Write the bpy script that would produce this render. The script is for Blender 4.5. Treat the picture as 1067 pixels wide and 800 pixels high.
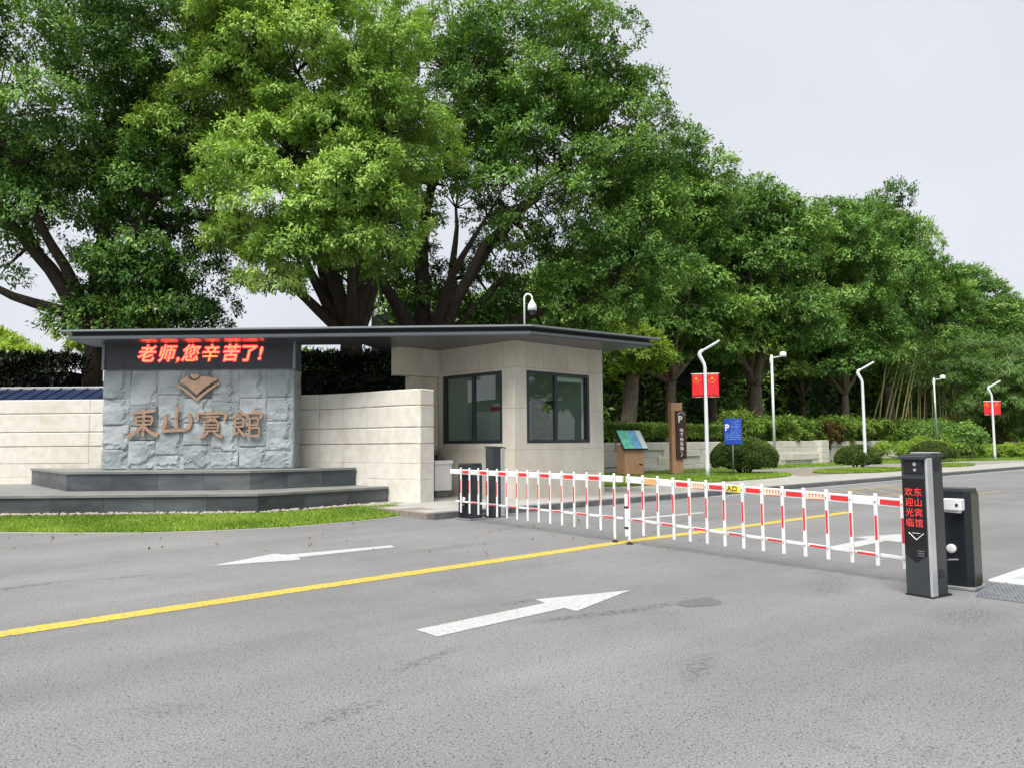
import bpy, math, random
import numpy as np
from mathutils import Vector, Matrix, noise

# ------------------------------------------------------------------ scene, camera, light
for o in list(bpy.data.objects):
    bpy.data.objects.remove(o)
SC = bpy.context.scene
COL = SC.collection

cam_d = bpy.data.cameras.new("camera")
cam = bpy.data.objects.new("camera", cam_d)
COL.objects.link(cam)
cam_d.sensor_width = 36.0
cam_d.lens = 36.0 * 810.0 / 1067.0
cam_d.clip_start = 0.05
cam_d.clip_end = 3000.0
cam.matrix_world = (Matrix.Translation((0, 0, 1.5))
                    @ Matrix.Rotation(math.radians(90 + 4.31), 4, 'X')
                    @ Matrix.Rotation(math.radians(-0.46), 4, 'Z'))
SC.camera = cam

SUN_EL, SUN_AZ = 63.0, 205.0          # azimuth from +Y clockwise: behind the camera, a little to the left
w = bpy.data.worlds.new("World")
SC.world = w
w.use_nodes = True
nt = w.node_tree
nt.nodes.clear()
wo = nt.nodes.new("ShaderNodeOutputWorld")
bg = nt.nodes.new("ShaderNodeBackground")
sky = nt.nodes.new("ShaderNodeTexSky")
sky.sky_type = 'NISHITA'
sky.sun_disc = False
sky.sun_elevation = math.radians(SUN_EL)
sky.sun_rotation = math.radians(SUN_AZ)
sky.dust_density = 4.0
tc = nt.nodes.new("ShaderNodeTexCoord")
cn = nt.nodes.new("ShaderNodeTexNoise")
cn.inputs["Scale"].default_value = 2.2
cn.inputs["Detail"].default_value = 4.0
nt.links.new(tc.outputs["Generated"], cn.inputs["Vector"])
cr = nt.nodes.new("ShaderNodeValToRGB")
cr.color_ramp.elements[0].position = 0.3
cr.color_ramp.elements[0].color = (1.58, 1.61, 1.72, 1)
cr.color_ramp.elements[1].position = 0.75
cr.color_ramp.elements[1].color = (1.95, 1.965, 2.02, 1)
nt.links.new(cn.outputs["Fac"], cr.inputs["Fac"])
mx = nt.nodes.new("ShaderNodeMix")
mx.data_type = 'RGBA'
mx.inputs[0].default_value = 0.93       # a closed white cloud cover over the clear sky
nt.links.new(sky.outputs[0], mx.inputs[6])
nt.links.new(cr.outputs[0], mx.inputs[7])
nt.links.new(mx.outputs[2], bg.inputs["Color"])
bg.inputs["Strength"].default_value = 0.1
nt.links.new(bg.outputs[0], wo.inputs[0])

sun_d = bpy.data.lights.new("sun", 'SUN')
sun_d.energy = 1.5
sun_d.angle = math.radians(40)
sun_d.color = (1.0, 0.965, 0.9)
sun = bpy.data.objects.new("sun", sun_d)
COL.objects.link(sun)
az, el = math.radians(SUN_AZ), math.radians(SUN_EL)
to_sun = Vector((math.sin(az) * math.cos(el), math.cos(az) * math.cos(el), math.sin(el)))
sun.rotation_euler = to_sun.to_track_quat('Z', 'Y').to_euler()
sun.location = to_sun * 60

SC.view_settings.view_transform = 'Standard'
SC.view_settings.look = 'None'
SC.view_settings.gamma = 1.0
SC.view_settings.exposure = 2.15
SC.render.engine = 'CYCLES'
SC.cycles.use_denoising = True
SC.cycles.max_bounces = 8
SC.cycles.transparent_max_bounces = 12

RNG = np.random.default_rng(7)
random.seed(7)

# ------------------------------------------------------------------ helpers
D2 = Vector((0.7554, 0.6553))          # along the road, away from the camera
N2 = Vector((-0.6553, 0.7554))         # across the road, to the left


def sn(s, n, z=0.0):
    return Vector((D2.x * s + N2.x * n, D2.y * s + N2.y * n, z))


ROAD_RZ = math.atan2(D2.y, D2.x)       # local X runs along the road, local Y across it to the left


def tag(o, label=None, cat=None, group=None, kind=None):
    if label: o["label"] = label
    if cat: o["category"] = cat
    if group: o["group"] = group
    if kind: o["kind"] = kind
    return o


def empty(name, loc, rz=0.0, label=None, cat=None, group=None):
    o = bpy.data.objects.new(name, None)
    COL.objects.link(o)
    o.empty_display_size = 0.1
    o.location = loc
    o.rotation_euler = (0, 0, rz)
    return tag(o, label, cat, group)


def link(name, mesh, parent=None, loc=None, rot=None):
    o = bpy.data.objects.new(name, mesh)
    COL.objects.link(o)
    if parent: o.parent = parent
    if loc is not None: o.location = loc
    if rot is not None: o.rotation_euler = rot
    return o


class MB:
    """collects shapes, builds ONE mesh object"""
    def __init__(self):
        self.v = []; self.f = []

    def add(self, vs, fs):
        b = len(self.v)
        self.v += [tuple(p) for p in vs]
        self.f += [tuple(i + b for i in f) for f in fs]
        return self

    def box(self, c, s, rz=0.0, ch=0.0, M=None):
        hx, hy, hz = s[0] / 2, s[1] / 2, s[2] / 2
        if ch <= 0:
            vs = [Vector((x, y, z)) for x in (-hx, hx) for y in (-hy, hy) for z in (-hz, hz)]
            fs = [(0, 1, 3, 2), (4, 6, 7, 5), (0, 4, 5, 1), (2, 3, 7, 6), (0, 2, 6, 4), (1, 5, 7, 3)]
        else:
            ch = min(ch, hx * .9, hy * .9, hz * .9)
            vs = []; idx = {}
            for sx in (-1, 1):
                for sy in (-1, 1):
                    for sz in (-1, 1):
                        for k in range(3):
                            p = [sx * (hx - ch), sy * (hy - ch), sz * (hz - ch)]
                            p[k] = (sx * hx, sy * hy, sz * hz)[k]
                            idx[(sx, sy, sz, k)] = len(vs); vs.append(Vector(p))
            fs = []
            for k in range(3):
                a, b = [i for i in range(3) if i != k]
                for s0 in (-1, 1):
                    q = []
                    for (sa, sb) in ((-1, -1), (1, -1), (1, 1), (-1, 1)):
                        t = [0, 0, 0]; t[k] = s0; t[a] = sa; t[b] = sb
                        q.append(idx[(t[0], t[1], t[2], k)])
                    fs.append(tuple(q))
                    # edges along axis k
                for sa in (-1, 1):
                    for sb in (-1, 1):
                        q = []
                        for (s0, kk) in ((-1, a), (1, a), (1, b), (-1, b)):
                            t = [0, 0, 0]; t[k] = s0; t[a] = sa; t[b] = sb
                            q.append(idx[(t[0], t[1], t[2], kk)])
                        fs.append(tuple(q))
            for sx in (-1, 1):
                for sy in (-1, 1):
                    for sz in (-1, 1):
                        fs.append(tuple(idx[(sx, sy, sz, k)] for k in range(3)))
        R = Matrix.Rotation(rz, 3, 'Z') if rz else Matrix.Identity(3)
        if M is not None: R = M
        c = Vector(c)
        return self.add([R @ p + c for p in vs], fs)

    def tube(self, pts, rad, seg=8, cap=True):
        pts = [Vector(p) for p in pts]
        if not isinstance(rad, (list, tuple)): rad = [rad] * len(pts)
        vs = []; fs = []
        up = None
        for i, p in enumerate(pts):
            t = (pts[min(i + 1, len(pts) - 1)] - pts[max(i - 1, 0)]).normalized()
            if up is None:
                ref = Vector((0, 0, 1)) if abs(t.z) < .9 else Vector((1, 0, 0))
                a = t.cross(ref).normalized()
            else:
                a = (up - t * up.dot(t)).normalized()
            up = a
            b = t.cross(a)
            for k in range(seg):
                th = 2 * math.pi * k / seg
                vs.append(p + (a * math.cos(th) + b * math.sin(th)) * rad[i])
        for i in range(len(pts) - 1):
            for k in range(seg):
                k2 = (k + 1) % seg
                fs.append((i * seg + k, i * seg + k2, (i + 1) * seg + k2, (i + 1) * seg + k))
        if cap:
            fs.append(tuple(range(seg))[::-1])
            fs.append(tuple(range((len(pts) - 1) * seg, len(pts) * seg)))
        return self.add(vs, fs)

    def prism(self, poly, z0, z1):
        n = len(poly)
        z0l = z0 if isinstance(z0, (list, tuple)) else [z0] * n
        z1l = z1 if isinstance(z1, (list, tuple)) else [z1] * n
        vs = [Vector((p[0], p[1], z0l[i])) for i, p in enumerate(poly)] + [Vector((p[0], p[1], z1l[i])) for i, p in enumerate(poly)]
        fs = [tuple(range(n))[::-1], tuple(range(n, 2 * n))]
        for i in range(n):
            j = (i + 1) % n
            fs.append((i, j, n + j, n + i))
        return self.add(vs, fs)

    def lathe(self, prof, seg=16, c=(0, 0, 0)):
        vs = []; fs = []
        for (r, z) in prof:
            for k in range(seg):
                th = 2 * math.pi * k / seg
                vs.append(Vector((c[0] + r * math.cos(th), c[1] + r * math.sin(th), c[2] + z)))
        for i in range(len(prof) - 1):
            for k in range(seg):
                k2 = (k + 1) % seg
                fs.append((i * seg + k, i * seg + k2, (i + 1) * seg + k2, (i + 1) * seg + k))
        fs.append(tuple(range(seg))[::-1])
        fs.append(tuple(range((len(prof) - 1) * seg, len(prof) * seg)))
        return self.add(vs, fs)

    def mesh(self, name, mat, smooth=False):
        me = bpy.data.meshes.new(name)
        me.from_pydata(self.v, [], self.f)
        me.materials.append(mat)
        if smooth:
            me.polygons.foreach_set("use_smooth", [True] * len(me.polygons))
        me.update()
        return me

    def build(self, name, mat, parent=None, smooth=False, loc=None, rot=None):
        return link(name, self.mesh(name, mat, smooth), parent, loc, rot)


def fix_normals(o):
    import bmesh
    bm = bmesh.new(); bm.from_mesh(o.data)
    bmesh.ops.recalc_face_normals(bm, faces=bm.faces)
    bm.to_mesh(o.data); bm.free()
    return o


# ------------------------------------------------------------------ materials
def new_mat(name):
    m = bpy.data.materials.new(name)
    m.use_nodes = True
    t = m.node_tree
    return m, t, t.nodes["Principled BSDF"]


def world_pos(t):
    g = t.nodes.new("ShaderNodeNewGeometry")
    return g.outputs["Position"]


def noise_node(t, vec, scale, detail=4, rough=.55):
    n = t.nodes.new("ShaderNodeTexNoise")
    n.inputs["Scale"].default_value = scale
    n.inputs["Detail"].default_value = detail
    n.inputs["Roughness"].default_value = rough
    t.links.new(vec, n.inputs["Vector"])
    return n.outputs["Fac"]


def ramp(t, fac, stops):
    r = t.nodes.new("ShaderNodeValToRGB")
    e = r.color_ramp.elements
    while len(e) < len(stops): e.new(.5)
    for i, (p, c) in enumerate(stops):
        e[i].position = p
        e[i].color = (c[0], c[1], c[2], 1)
    t.links.new(fac, r.inputs["Fac"])
    return r.outputs["Color"]


def mixc(t, fac, a, b, mode='MIX'):
    m = t.nodes.new("ShaderNodeMix")
    m.data_type = 'RGBA'; m.blend_type = mode
    for i, x in ((0, fac), (6, a), (7, b)):
        if isinstance(x, (int, float)): m.inputs[i].default_value = x
        elif isinstance(x, tuple): m.inputs[i].default_value = (x[0], x[1], x[2], 1)
        else: t.links.new(x, m.inputs[i])
    return m.outputs[2]


def pmat(name, base, rough=.6, metal=0.0, var=.15, vscale=2.0, bump=.0, bscale=60.0, dirt=None, dscale=.8, spec=.5,
         bdist=.01, stretch=None):
    m, t, b = new_mat(name)
    pos = world_pos(t)
    if stretch:
        mp = t.nodes.new("ShaderNodeMapping")
        mp.inputs["Scale"].default_value = stretch
        t.links.new(pos, mp.inputs["Vector"]); vec = mp.outputs[0]
    else:
        vec = pos
    lo = tuple(c * (1 - var) for c in base); hi = tuple(min(1, c * (1 + var)) for c in base)
    col = ramp(t, noise_node(t, vec, vscale, 6), [(.3, lo), (.7, hi)])
    if dirt:
        f = ramp(t, noise_node(t, vec, dscale, 8, .65), [(.5, (0, 0, 0)), (.78, (1, 1, 1))])
        col = mixc(t, f, col, dirt)
    t.links.new(col, b.inputs["Base Color"])
    b.inputs["Roughness"].default_value = rough
    b.inputs["Metallic"].default_value = metal
    b.inputs["Specular IOR Level"].default_value = spec
    if bump:
        bn = t.nodes.new("ShaderNodeBump")
        bn.inputs["Strength"].default_value = bump
        bn.inputs["Distance"].default_value = bdist
        t.links.new(noise_node(t, pos, bscale, 6), bn.inputs["Height"])
        t.links.new(bn.outputs[0], b.inputs["Normal"])
    return m


def emat(name, col, strength, base=(.02, .02, .02)):
    m, t, b = new_mat(name)
    b.inputs["Base Color"].default_value = (*base, 1)
    b.inputs["Emission Color"].default_value = (*col, 1)
    b.inputs["Emission Strength"].default_value = strength
    return m


def leaf_mat(name, dark, mid, light, trans=.35, rough=.45):
    m, t, b = new_mat(name)
    at = t.nodes.new("ShaderNodeAttribute")
    at.attribute_name = "tint"
    col = ramp(t, at.outputs["Fac"], [(.08, dark), (.5, mid), (.88, light)])
    t.links.new(col, b.inputs["Base Color"])
    b.inputs["Roughness"].default_value = rough
    b.inputs["Specular IOR Level"].default_value = .22
    tr = t.nodes.new("ShaderNodeBsdfTranslucent")
    tcol = mixc(t, 1.0, col, (1.25, 1.15, .55), 'MULTIPLY')
    t.links.new(tcol, tr.inputs["Color"])
    ms = t.nodes.new("ShaderNodeMixShader")
    ms.inputs[0].default_value = trans
    t.links.new(b.outputs[0], ms.inputs[1]); t.links.new(tr.outputs[0], ms.inputs[2])
    t.links.new(ms.outputs[0], t.nodes["Material Output"].inputs[0])
    return m


def glass_mat(name, tint=(.86, .93, .9)):
    m, t, b = new_mat(name)
    t.nodes.remove(b)
    tp = t.nodes.new("ShaderNodeBsdfTransparent"); tp.inputs[0].default_value = (*tint, 1)
    gl = t.nodes.new("ShaderNodeBsdfGlossy"); gl.inputs["Roughness"].default_value = .01
    lwt = t.nodes.new("ShaderNodeLayerWeight"); lwt.inputs["Blend"].default_value = .5
    pw = t.nodes.new("ShaderNodeMath"); pw.operation = 'POWER'; pw.inputs[1].default_value = 4.0
    t.links.new(lwt.outputs["Facing"], pw.inputs[0])
    fr = t.nodes.new("ShaderNodeMath"); fr.operation = 'MULTIPLY_ADD'; fr.inputs[1].default_value = .85; fr.inputs[2].default_value = .07
    t.links.new(pw.outputs[0], fr.inputs[0])
    ms = t.nodes.new("ShaderNodeMixShader")
    t.links.new(fr.outputs[0], ms.inputs[0]); t.links.new(tp.outputs[0], ms.inputs[1]); t.links.new(gl.outputs[0], ms.inputs[2])
    t.links.new(ms.outputs[0], t.nodes["Material Output"].inputs[0])
    return m


def asphalt_mat():
    m, t, b = new_mat("asphalt")
    pos = world_pos(t)
    base = ramp(t, noise_node(t, pos, .30, 7, .62), [(.3, (.142, .145, .149)), (.7, (.20, .202, .202))])
    fine = noise_node(t, pos, 75, 3, .75)
    col = mixc(t, .85, base, ramp(t, fine, [(.34, (.22, .22, .23)), (.45, (.88, .88, .88)), (.55, (1, 1, 1)), (.68, (1.75, 1.75, 1.72))]), 'MULTIPLY')
    for sc, r0, r1, k in ((34, .12, .24, .85), (15, .07, .13, .9)):      # open pits between the stones
        v = t.nodes.new("ShaderNodeTexVoronoi"); v.inputs["Scale"].default_value = sc
        t.links.new(pos, v.inputs["Vector"])
        col = mixc(t, ramp(t, v.outputs["Distance"], [(r0, (k, k, k)), (r1, (0, 0, 0))]), col, (.025, .025, .027))
    grit = ramp(t, noise_node(t, pos, 20, 6, .75), [(.46, (0, 0, 0)), (.60, (1, 1, 1))])
    wf = ramp(t, noise_node(t, pos, .8, 8, .7), [(.56, (0, 0, 0)), (.74, (.75, .75, .75))])
    col = mixc(t, mixc(t, 1.0, wf, grit, 'MULTIPLY'), col, (.05, .05, .052))
    # tyre polished bands along the road
    mp = t.nodes.new("ShaderNodeMapping")
    mp.inputs["Rotation"].default_value = (0, 0, -ROAD_RZ)
    t.links.new(pos, mp.inputs["Vector"])
    mp2 = t.nodes.new("ShaderNodeMapping")
    mp2.inputs["Scale"].default_value = (.07, .75, 1)
    t.links.new(mp.outputs[0], mp2.inputs["Vector"])
    band = ramp(t, noise_node(t, mp2.outputs[0], 1.0, 6, .6), [(.32, (.84, .84, .85)), (.66, (1.12, 1.12, 1.11))])
    col = mixc(t, .9, col, band, 'MULTIPLY')
    # single stains and ravelled spots: (s, n, half length, half width, turn, strength)
    for (ss, nn_, a_, b_, tw, k) in STAINS:
        c_ = t.nodes.new("ShaderNodeMapping"); c_.vector_type = 'TEXTURE'
        c_.inputs["Location"].default_value = (ss, nn_, 0)
        c_.inputs["Rotation"].default_value = (0, 0, tw)
        c_.inputs["Scale"].default_value = (a_, b_, 1)
        t.links.new(mp.outputs[0], c_.inputs["Vector"])
        ln = t.nodes.new("ShaderNodeVectorMath"); ln.operation = 'LENGTH'
        t.links.new(c_.outputs[0], ln.inputs[0])
        edge = ramp(t, ln.outputs["Value"], [(.35, (k, k, k)), (1.0, (0, 0, 0))])
        col = mixc(t, mixc(t, 1.0, edge, grit, 'MULTIPLY'), col, (.045, .045, .048))
    t.links.new(col, b.inputs["Base Color"])
    b.inputs["Roughness"].default_value = .82
    b.inputs["Specular IOR Level"].default_value = .3
    bn = t.nodes.new("ShaderNodeBump"); bn.inputs["Strength"].default_value = .55; bn.inputs["Distance"].default_value = .006
    t.links.new(fine, bn.inputs["Height"]); t.links.new(bn.outputs[0], b.inputs["Normal"])
    return m


STAINS = [(4.95, 5.62, .28, .10, 0, 1.0), (5.0, 4.78, .75, .12, -.25, 1.0), (5.7, 4.62, .5, .10, -.1, .9), (3.2, 4.6, .5, .08, .3, .8), (2.2, 4.0, .4, .1, .2, .8),
          (1.6, 9.9, .7, .12, .15, 1.0), (2.6, 9.75, .5, .10, -.1, .8), (6.6, 9.2, 1.0, .2, .1, .6), (7.8, 4.0, .8, .3, .3, .55), (7.4, 2.6, .6, .4, .2, .6), (12.5, 9.0, 1.5, .35, 0, .6), (11.0, 4.2, 1.5, .3, 0, .6), (4.4, 3.2, .5, .12, .4, .7), (9.0, 10.5, .9, .2, .2, .6)]


def paint_mat(name, col, wear):
    m, t, b = new_mat(name)
    pos = world_pos(t)
    c = ramp(t, noise_node(t, pos, 1.2, 6), [(.3, tuple(x * .88 for x in col)), (.7, col)])
    f = ramp(t, noise_node(t, pos, 26, 6, .75), [(.50 + wear, (0, 0, 0)), (.66 + wear, (1, 1, 1))])
    c = mixc(t, f, c, (.15, .15, .15))
    sp = ramp(t, noise_node(t, pos, 60, 3, .7), [(.36, (.7, .7, .7)), (.5, (1, 1, 1))])
    c = mixc(t, .7, c, sp, 'MULTIPLY')
    t.links.new(c, b.inputs["Base Color"])
    b.inputs["Roughness"].default_value = .7
    bn = t.nodes.new("ShaderNodeBump"); bn.inputs["Strength"].default_value = .4; bn.inputs["Distance"].default_value = .006
    t.links.new(noise_node(t, pos, 55, 3, .7), bn.inputs["Height"]); t.links.new(bn.outputs[0], b.inputs["Normal"])
    return m


M = {}
M['asphalt'] = asphalt_mat()
M['white_paint'] = paint_mat("white road paint", (.43, .435, .44), .02)
M['yellow_paint'] = paint_mat("yellow road paint", (.58, .42, .03), -.03)
M['yellow_worn'] = paint_mat("worn yellow road paint", (.36, .27, .08), -.06)
M['soil'] = pmat("soil", (.09, .075, .05), .95, var=.4, vscale=3, bump=.5, bscale=30)
M['turf'] = pmat("turf soil", (.07, .12, .025), .95, var=.4, vscale=4, bump=.6, bscale=60)
M['kerb'] = pmat("grey granite kerb", (.30, .31, .32), .75, var=.2, vscale=12, bump=.25, bscale=90, dirt=(.12, .12, .12), dscale=2)
M['kerb_dark'] = pmat("dark granite kerb", (.11, .115, .122), .7, var=.3, vscale=6, bump=.3, bscale=80)
M['paver'] = pmat("pale concrete paver", (.29, .285, .268), .8, var=.16, vscale=2.5, bump=.2, bscale=120, dirt=(.3, .29, .26), dscale=1.5)
M['paver_grey'] = pmat("blue grey paver", (.29, .32, .35), .8, var=.15, vscale=5, bump=.2, bscale=120)
M['paver_pink'] = pmat("pink paver", (.40, .32, .275), .8, var=.15, vscale=5, bump=.2, bscale=120)
M['paver_white'] = pmat("white border stone", (.43, .44, .45), .75, var=.1, vscale=5, bump=.2, bscale=120)
M['cream'] = pmat("cream limestone", (.60, .58, .525), .8, var=.10, vscale=5, bump=.35, bscale=45, dirt=(.50, .46, .37), dscale=1.1, bdist=.012)
M['cream_dark'] = pmat("stained limestone", (.44, .38, .28), .85, var=.2, vscale=6, bump=.8, bscale=25, bdist=.03)
M['beige'] = pmat("beige stone panel", (.57, .53, .45), .7, var=.10, vscale=2.2, bump=.12, bscale=80, dirt=(.46, .41, .33), dscale=.9, stretch=(1, 1, .5))
M['beige2'] = pmat("beige stone panel, paler", (.60, .57, .495), .7, var=.10, vscale=2.2, bump=.12, bscale=80, dirt=(.49, .44, .36), dscale=.7, stretch=(1, 1, .5))
M['joint'] = pmat("mortar joint", (.20, .18, .15), .95, var=.2, vscale=8)
M['slate'] = pmat("blue grey split slate", (.28, .32, .335), .65, var=.25, vscale=1.6, bump=.7, bscale=14, dirt=(.17, .205, .22), dscale=1.6, bdist=.02)
M['slate2'] = pmat("pale blue grey split slate", (.35, .385, .40), .65, var=.22, vscale=1.8, bump=.7, bscale=16, dirt=(.24, .28, .3), dscale=1.6, bdist=.02)
M['step'] = pmat("dark honed slate", (.045, .055, .063), .5, var=.45, vscale=1.4, bump=.12, bscale=60, dirt=(.135, .145, .145), dscale=.9, stretch=(.6, .6, 2))
M['step2'] = pmat("greyer honed slate", (.068, .08, .087), .5, var=.45, vscale=1.4, bump=.12, bscale=60, dirt=(.05, .06, .065), dscale=.9, stretch=(.6, .6, 2))
M['step_top'] = pmat("worn slate coping", (.165, .17, .165), .6, var=.22, vscale=2, bump=.15, bscale=60)
M['roof'] = pmat("grey blue roof metal", (.115, .135, .155), .38, metal=.55, var=.08, vscale=1.0)
M['roof_light'] = pmat("grey roof trim", (.235, .255, .27), .45, metal=.4, var=.08, vscale=1.0)
M['soffit'] = pmat("satin soffit panel", (.14, .155, .18), .30, metal=.7, var=.06, vscale=1.0)
M['soffit_back'] = pmat("inside ceiling paint", (.7, .7, .68), .8)
M['recess'] = pmat("black gap", (.008, .010, .013), .6)
M['dark_frame'] = pmat("dark window frame", (.035, .042, .05), .4, metal=.3, var=.1)
M['glass'] = glass_mat("window glass")
M['inside_wall'] = pmat("pale inside wall", (.62, .66, .60), .8, var=.05)
M['inside_floor'] = pmat("inside floor", (.3, .3, .28), .6, var=.1)
M['inside_white'] = pmat("white cabinet", (.72, .72, .7), .5, var=.04)
M['red_plastic'] = pmat("red plastic", (.6, .03, .03), .4, var=.1)
M['led_black'] = pmat("dark led panel", (.036, .041, .052), .5, var=.15, vscale=30)
M['led_frame'] = pmat("grey blue led frame", (.17, .2, .235), .4, metal=.4, var=.08)
M['led_red'] = emat("red led", (1.0, .010, .02), 2.6)
M['led_orange'] = emat("orange led", (1.0, .36, .11), .34)
M['led_small'] = emat("red led characters", (1.0, .035, .03), .32)
M['copper'] = pmat("brushed copper letters", (.52, .34, .24), .38, metal=.75, var=.12, vscale=8)
M['copper_side'] = pmat("dark copper edge", (.2, .12, .08), .5, metal=.6, var=.1)
M['white_metal'] = pmat("white painted metal", (.72, .73, .74), .4, var=.05, vscale=6, dirt=(.55, .54, .5), dscale=3)
M['lamp_white'] = pmat("white lamp post paint", (.66, .69, .72), .4, var=.05, vscale=3)
M['red_film'] = pmat("red reflective film", (.62, .025, .03), .45, var=.08, vscale=10)
M['cab_dark'] = pmat("dark blue grey powder coat", (.008, .012, .015), .38, var=.12, vscale=4, bump=.05, bscale=400)
M['cab_mid'] = pmat("grey powder coat", (.032, .039, .043), .42, var=.10, vscale=4, bump=.05, bscale=400)
M['cab_olive'] = pmat("grey olive powder coat", (.055, .058, .048), .42, var=.10, vscale=4)
M['silver'] = pmat("brushed aluminium", (.55, .57, .6), .35, metal=.6, var=.06, vscale=6)
M['black'] = pmat("black plastic", (.012, .012, .013), .4, var=.2)
M['black_gloss'] = pmat("black acrylic", (.008, .008, .01), .12, var=.1)
M['yellow_film'] = pmat("yellow film", (.75, .62, .06), .5, var=.06)
M['orange_film'] = pmat("orange film", (.75, .36, .14), .5, var=.12, vscale=9)
M['pink_film'] = pmat("pale notice film", (.75, .62, .48), .5, var=.06)
M['wood'] = pmat("tan wood grain", (.47, .27, .155), .55, var=.25, vscale=3, stretch=(14, 14, 1), bump=.1, bscale=80)
M['brown'] = pmat("brown sign panel", (.06, .028, .02), .45, var=.12)
M['sign_white'] = pmat("white lettering", (.8, .8, .8), .6, var=.03)
M['blue_sign'] = pmat("blue sign film", (.015, .065, .42), .4, var=.12, vscale=6)
M['steel'] = pmat("galvanised steel", (.4, .42, .43), .4, metal=.7, var=.1, vscale=8)
M['checker'] = pmat("worn steel plate", (.15, .16, .18), .5, metal=.5, var=.3, vscale=10)
M['flag_red'] = pmat("red flag cloth", (.72, .012, .02), .7, var=.08, vscale=5)
M['flag_yellow'] = pmat("yellow star", (.85, .6, .03), .7, var=.03)
M['bark'] = pmat("bark", (.04, .031, .023), .95, var=.45, vscale=5, bump=1.0, bscale=18, bdist=.04, stretch=(2.5, 2.5, .6))
M['bark_pale'] = pmat("paler bark", (.15, .12, .09), .95, var=.45, vscale=5, bump=1.0, bscale=18, bdist=.04, stretch=(2.5, 2.5, .6))
M['pebble'] = pmat("pale pebble", (.27, .245, .21), .8, var=.4, vscale=9)
M['tile_blue'] = pmat("blue roofing sheet", (.005, .014, .05), .5, var=.35, vscale=2.5)
M['bamboo'] = pmat("bamboo culm", (.40, .38, .15), .5, var=.3, vscale=3)
M['leaf_camphor'] = leaf_mat("camphor leaf, fresh", (.055, .13, .022), (.22, .385, .072), (.43, .61, .16), .28)
M['leaf_old'] = leaf_mat("camphor leaf, mature", (.016, .052, .013), (.062, .155, .028), (.23, .40, .085), .22)
M['leaf_row'] = leaf_mat("avenue tree leaf", (.028, .08, .018), (.12, .25, .052), (.32, .49, .12), .26)
M['leaf_lime'] = leaf_mat("young lime green leaf", (.12, .22, .025), (.24, .38, .06), (.38, .52, .11), .45)
M['leaf_hedge'] = leaf_mat("hedge leaf", (.05, .11, .02), (.14, .25, .045), (.27, .39, .09), .3)
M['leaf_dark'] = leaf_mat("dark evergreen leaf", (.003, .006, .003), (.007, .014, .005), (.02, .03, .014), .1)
M['leaf_bush'] = leaf_mat("box leaf", (.03, .06, .014), (.065, .12, .024), (.15, .22, .045), .2)
M['leaf_rust'] = leaf_mat("hedge leaf, some rust", (.06, .07, .015), (.13, .12, .03), (.24, .15, .06), .3)
M['leaf_willow'] = leaf_mat("willow leaf", (.06, .13, .03), (.12, .22, .06), (.2, .32, .1), .4)
M['grass'] = leaf_mat("grass blade", (.10, .19, .02), (.20, .33, .04), (.33, .45, .075), .3, .6)

# ------------------------------------------------------------------ text
def text_mesh(body, size, mat, extrude=.002, offset=0.0, shear=0.0, align='CENTER'):
    cu = bpy.data.curves.new("lettering", 'FONT')
    cu.body = body
    cu.size = size
    cu.extrude = extrude
    cu.offset = offset
    cu.shear = shear
    cu.align_x = align
    cu.align_y = 'CENTER'
    o = bpy.data.objects.new("lettering", cu)
    COL.objects.link(o)
    bpy.context.view_layer.update()
    me = bpy.data.meshes.new_from_object(o.evaluated_get(bpy.context.evaluated_depsgraph_get()))
    bpy.data.objects.remove(o)
    bpy.data.curves.remove(cu)
    me.materials.clear()
    me.materials.append(mat)
    return me


def face_matrix(origin, right, normal):
    """text lies in the plane spanned by 'right' and Z, facing 'normal'"""
    r = Vector(right).normalized(); n = Vector(normal).normalized(); u = n.cross(r)
    m = Matrix((r, u, n)).transposed().to_4x4()
    m.translation = Vector(origin)
    return m


# ------------------------------------------------------------------ foliage
def leaf_object(name, cen, out, size, mat, tint, parent=None, width=.42, droop=.45, up=.9, jit=.6):
    n = len(cen)
    r = RNG.normal(size=(n, 3))
    a = out * .6 + r * .55
    a[:, 2] -= droop
    a /= np.linalg.norm(a, axis=1, keepdims=True) + 1e-9
    nr = out + RNG.normal(size=(n, 3)) * jit * .6
    nr[:, 2] += up
    s = np.cross(a, nr)
    s /= np.linalg.norm(s, axis=1, keepdims=True) + 1e-9
    nn = np.cross(s, a)
    L = size * RNG.uniform(.65, 1.35, (n, 1))
    W = L * width
    v = np.empty((n, 4, 3))
    v[:, 0] = cen
    v[:, 1] = cen + a * L * .45 + s * W * .5 + nn * W * .12
    v[:, 2] = cen + a * L - nn * L * .08
    v[:, 3] = cen + a * L * .45 - s * W * .5 + nn * W * .12
    me = bpy.data.meshes.new(name)
    me.vertices.add(4 * n)
    me.vertices.foreach_set("co", v.reshape(-1).astype(np.float32))
    me.loops.add(4 * n)
    me.loops.foreach_set("vertex_index", np.arange(4 * n, dtype=np.int32))
    me.polygons.add(n)
    me.polygons.foreach_set("loop_start", np.arange(0, 4 * n, 4, dtype=np.int32))
    me.update(calc_edges=True)
    at = me.attributes.new("tint", 'FLOAT', 'FACE')
    at.data.foreach_set("value", np.clip(tint, 0, 1).astype(np.float32))
    me.materials.append(mat)
    return link(name, me, parent)


def unit(n, zmin=-1.0):
    z = RNG.uniform(zmin, 1, n); th = RNG.uniform(0, 2 * math.pi, n)
    r = np.sqrt(1 - z * z)
    return np.stack([r * np.cos(th), r * np.sin(th), z], 1)


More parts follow.
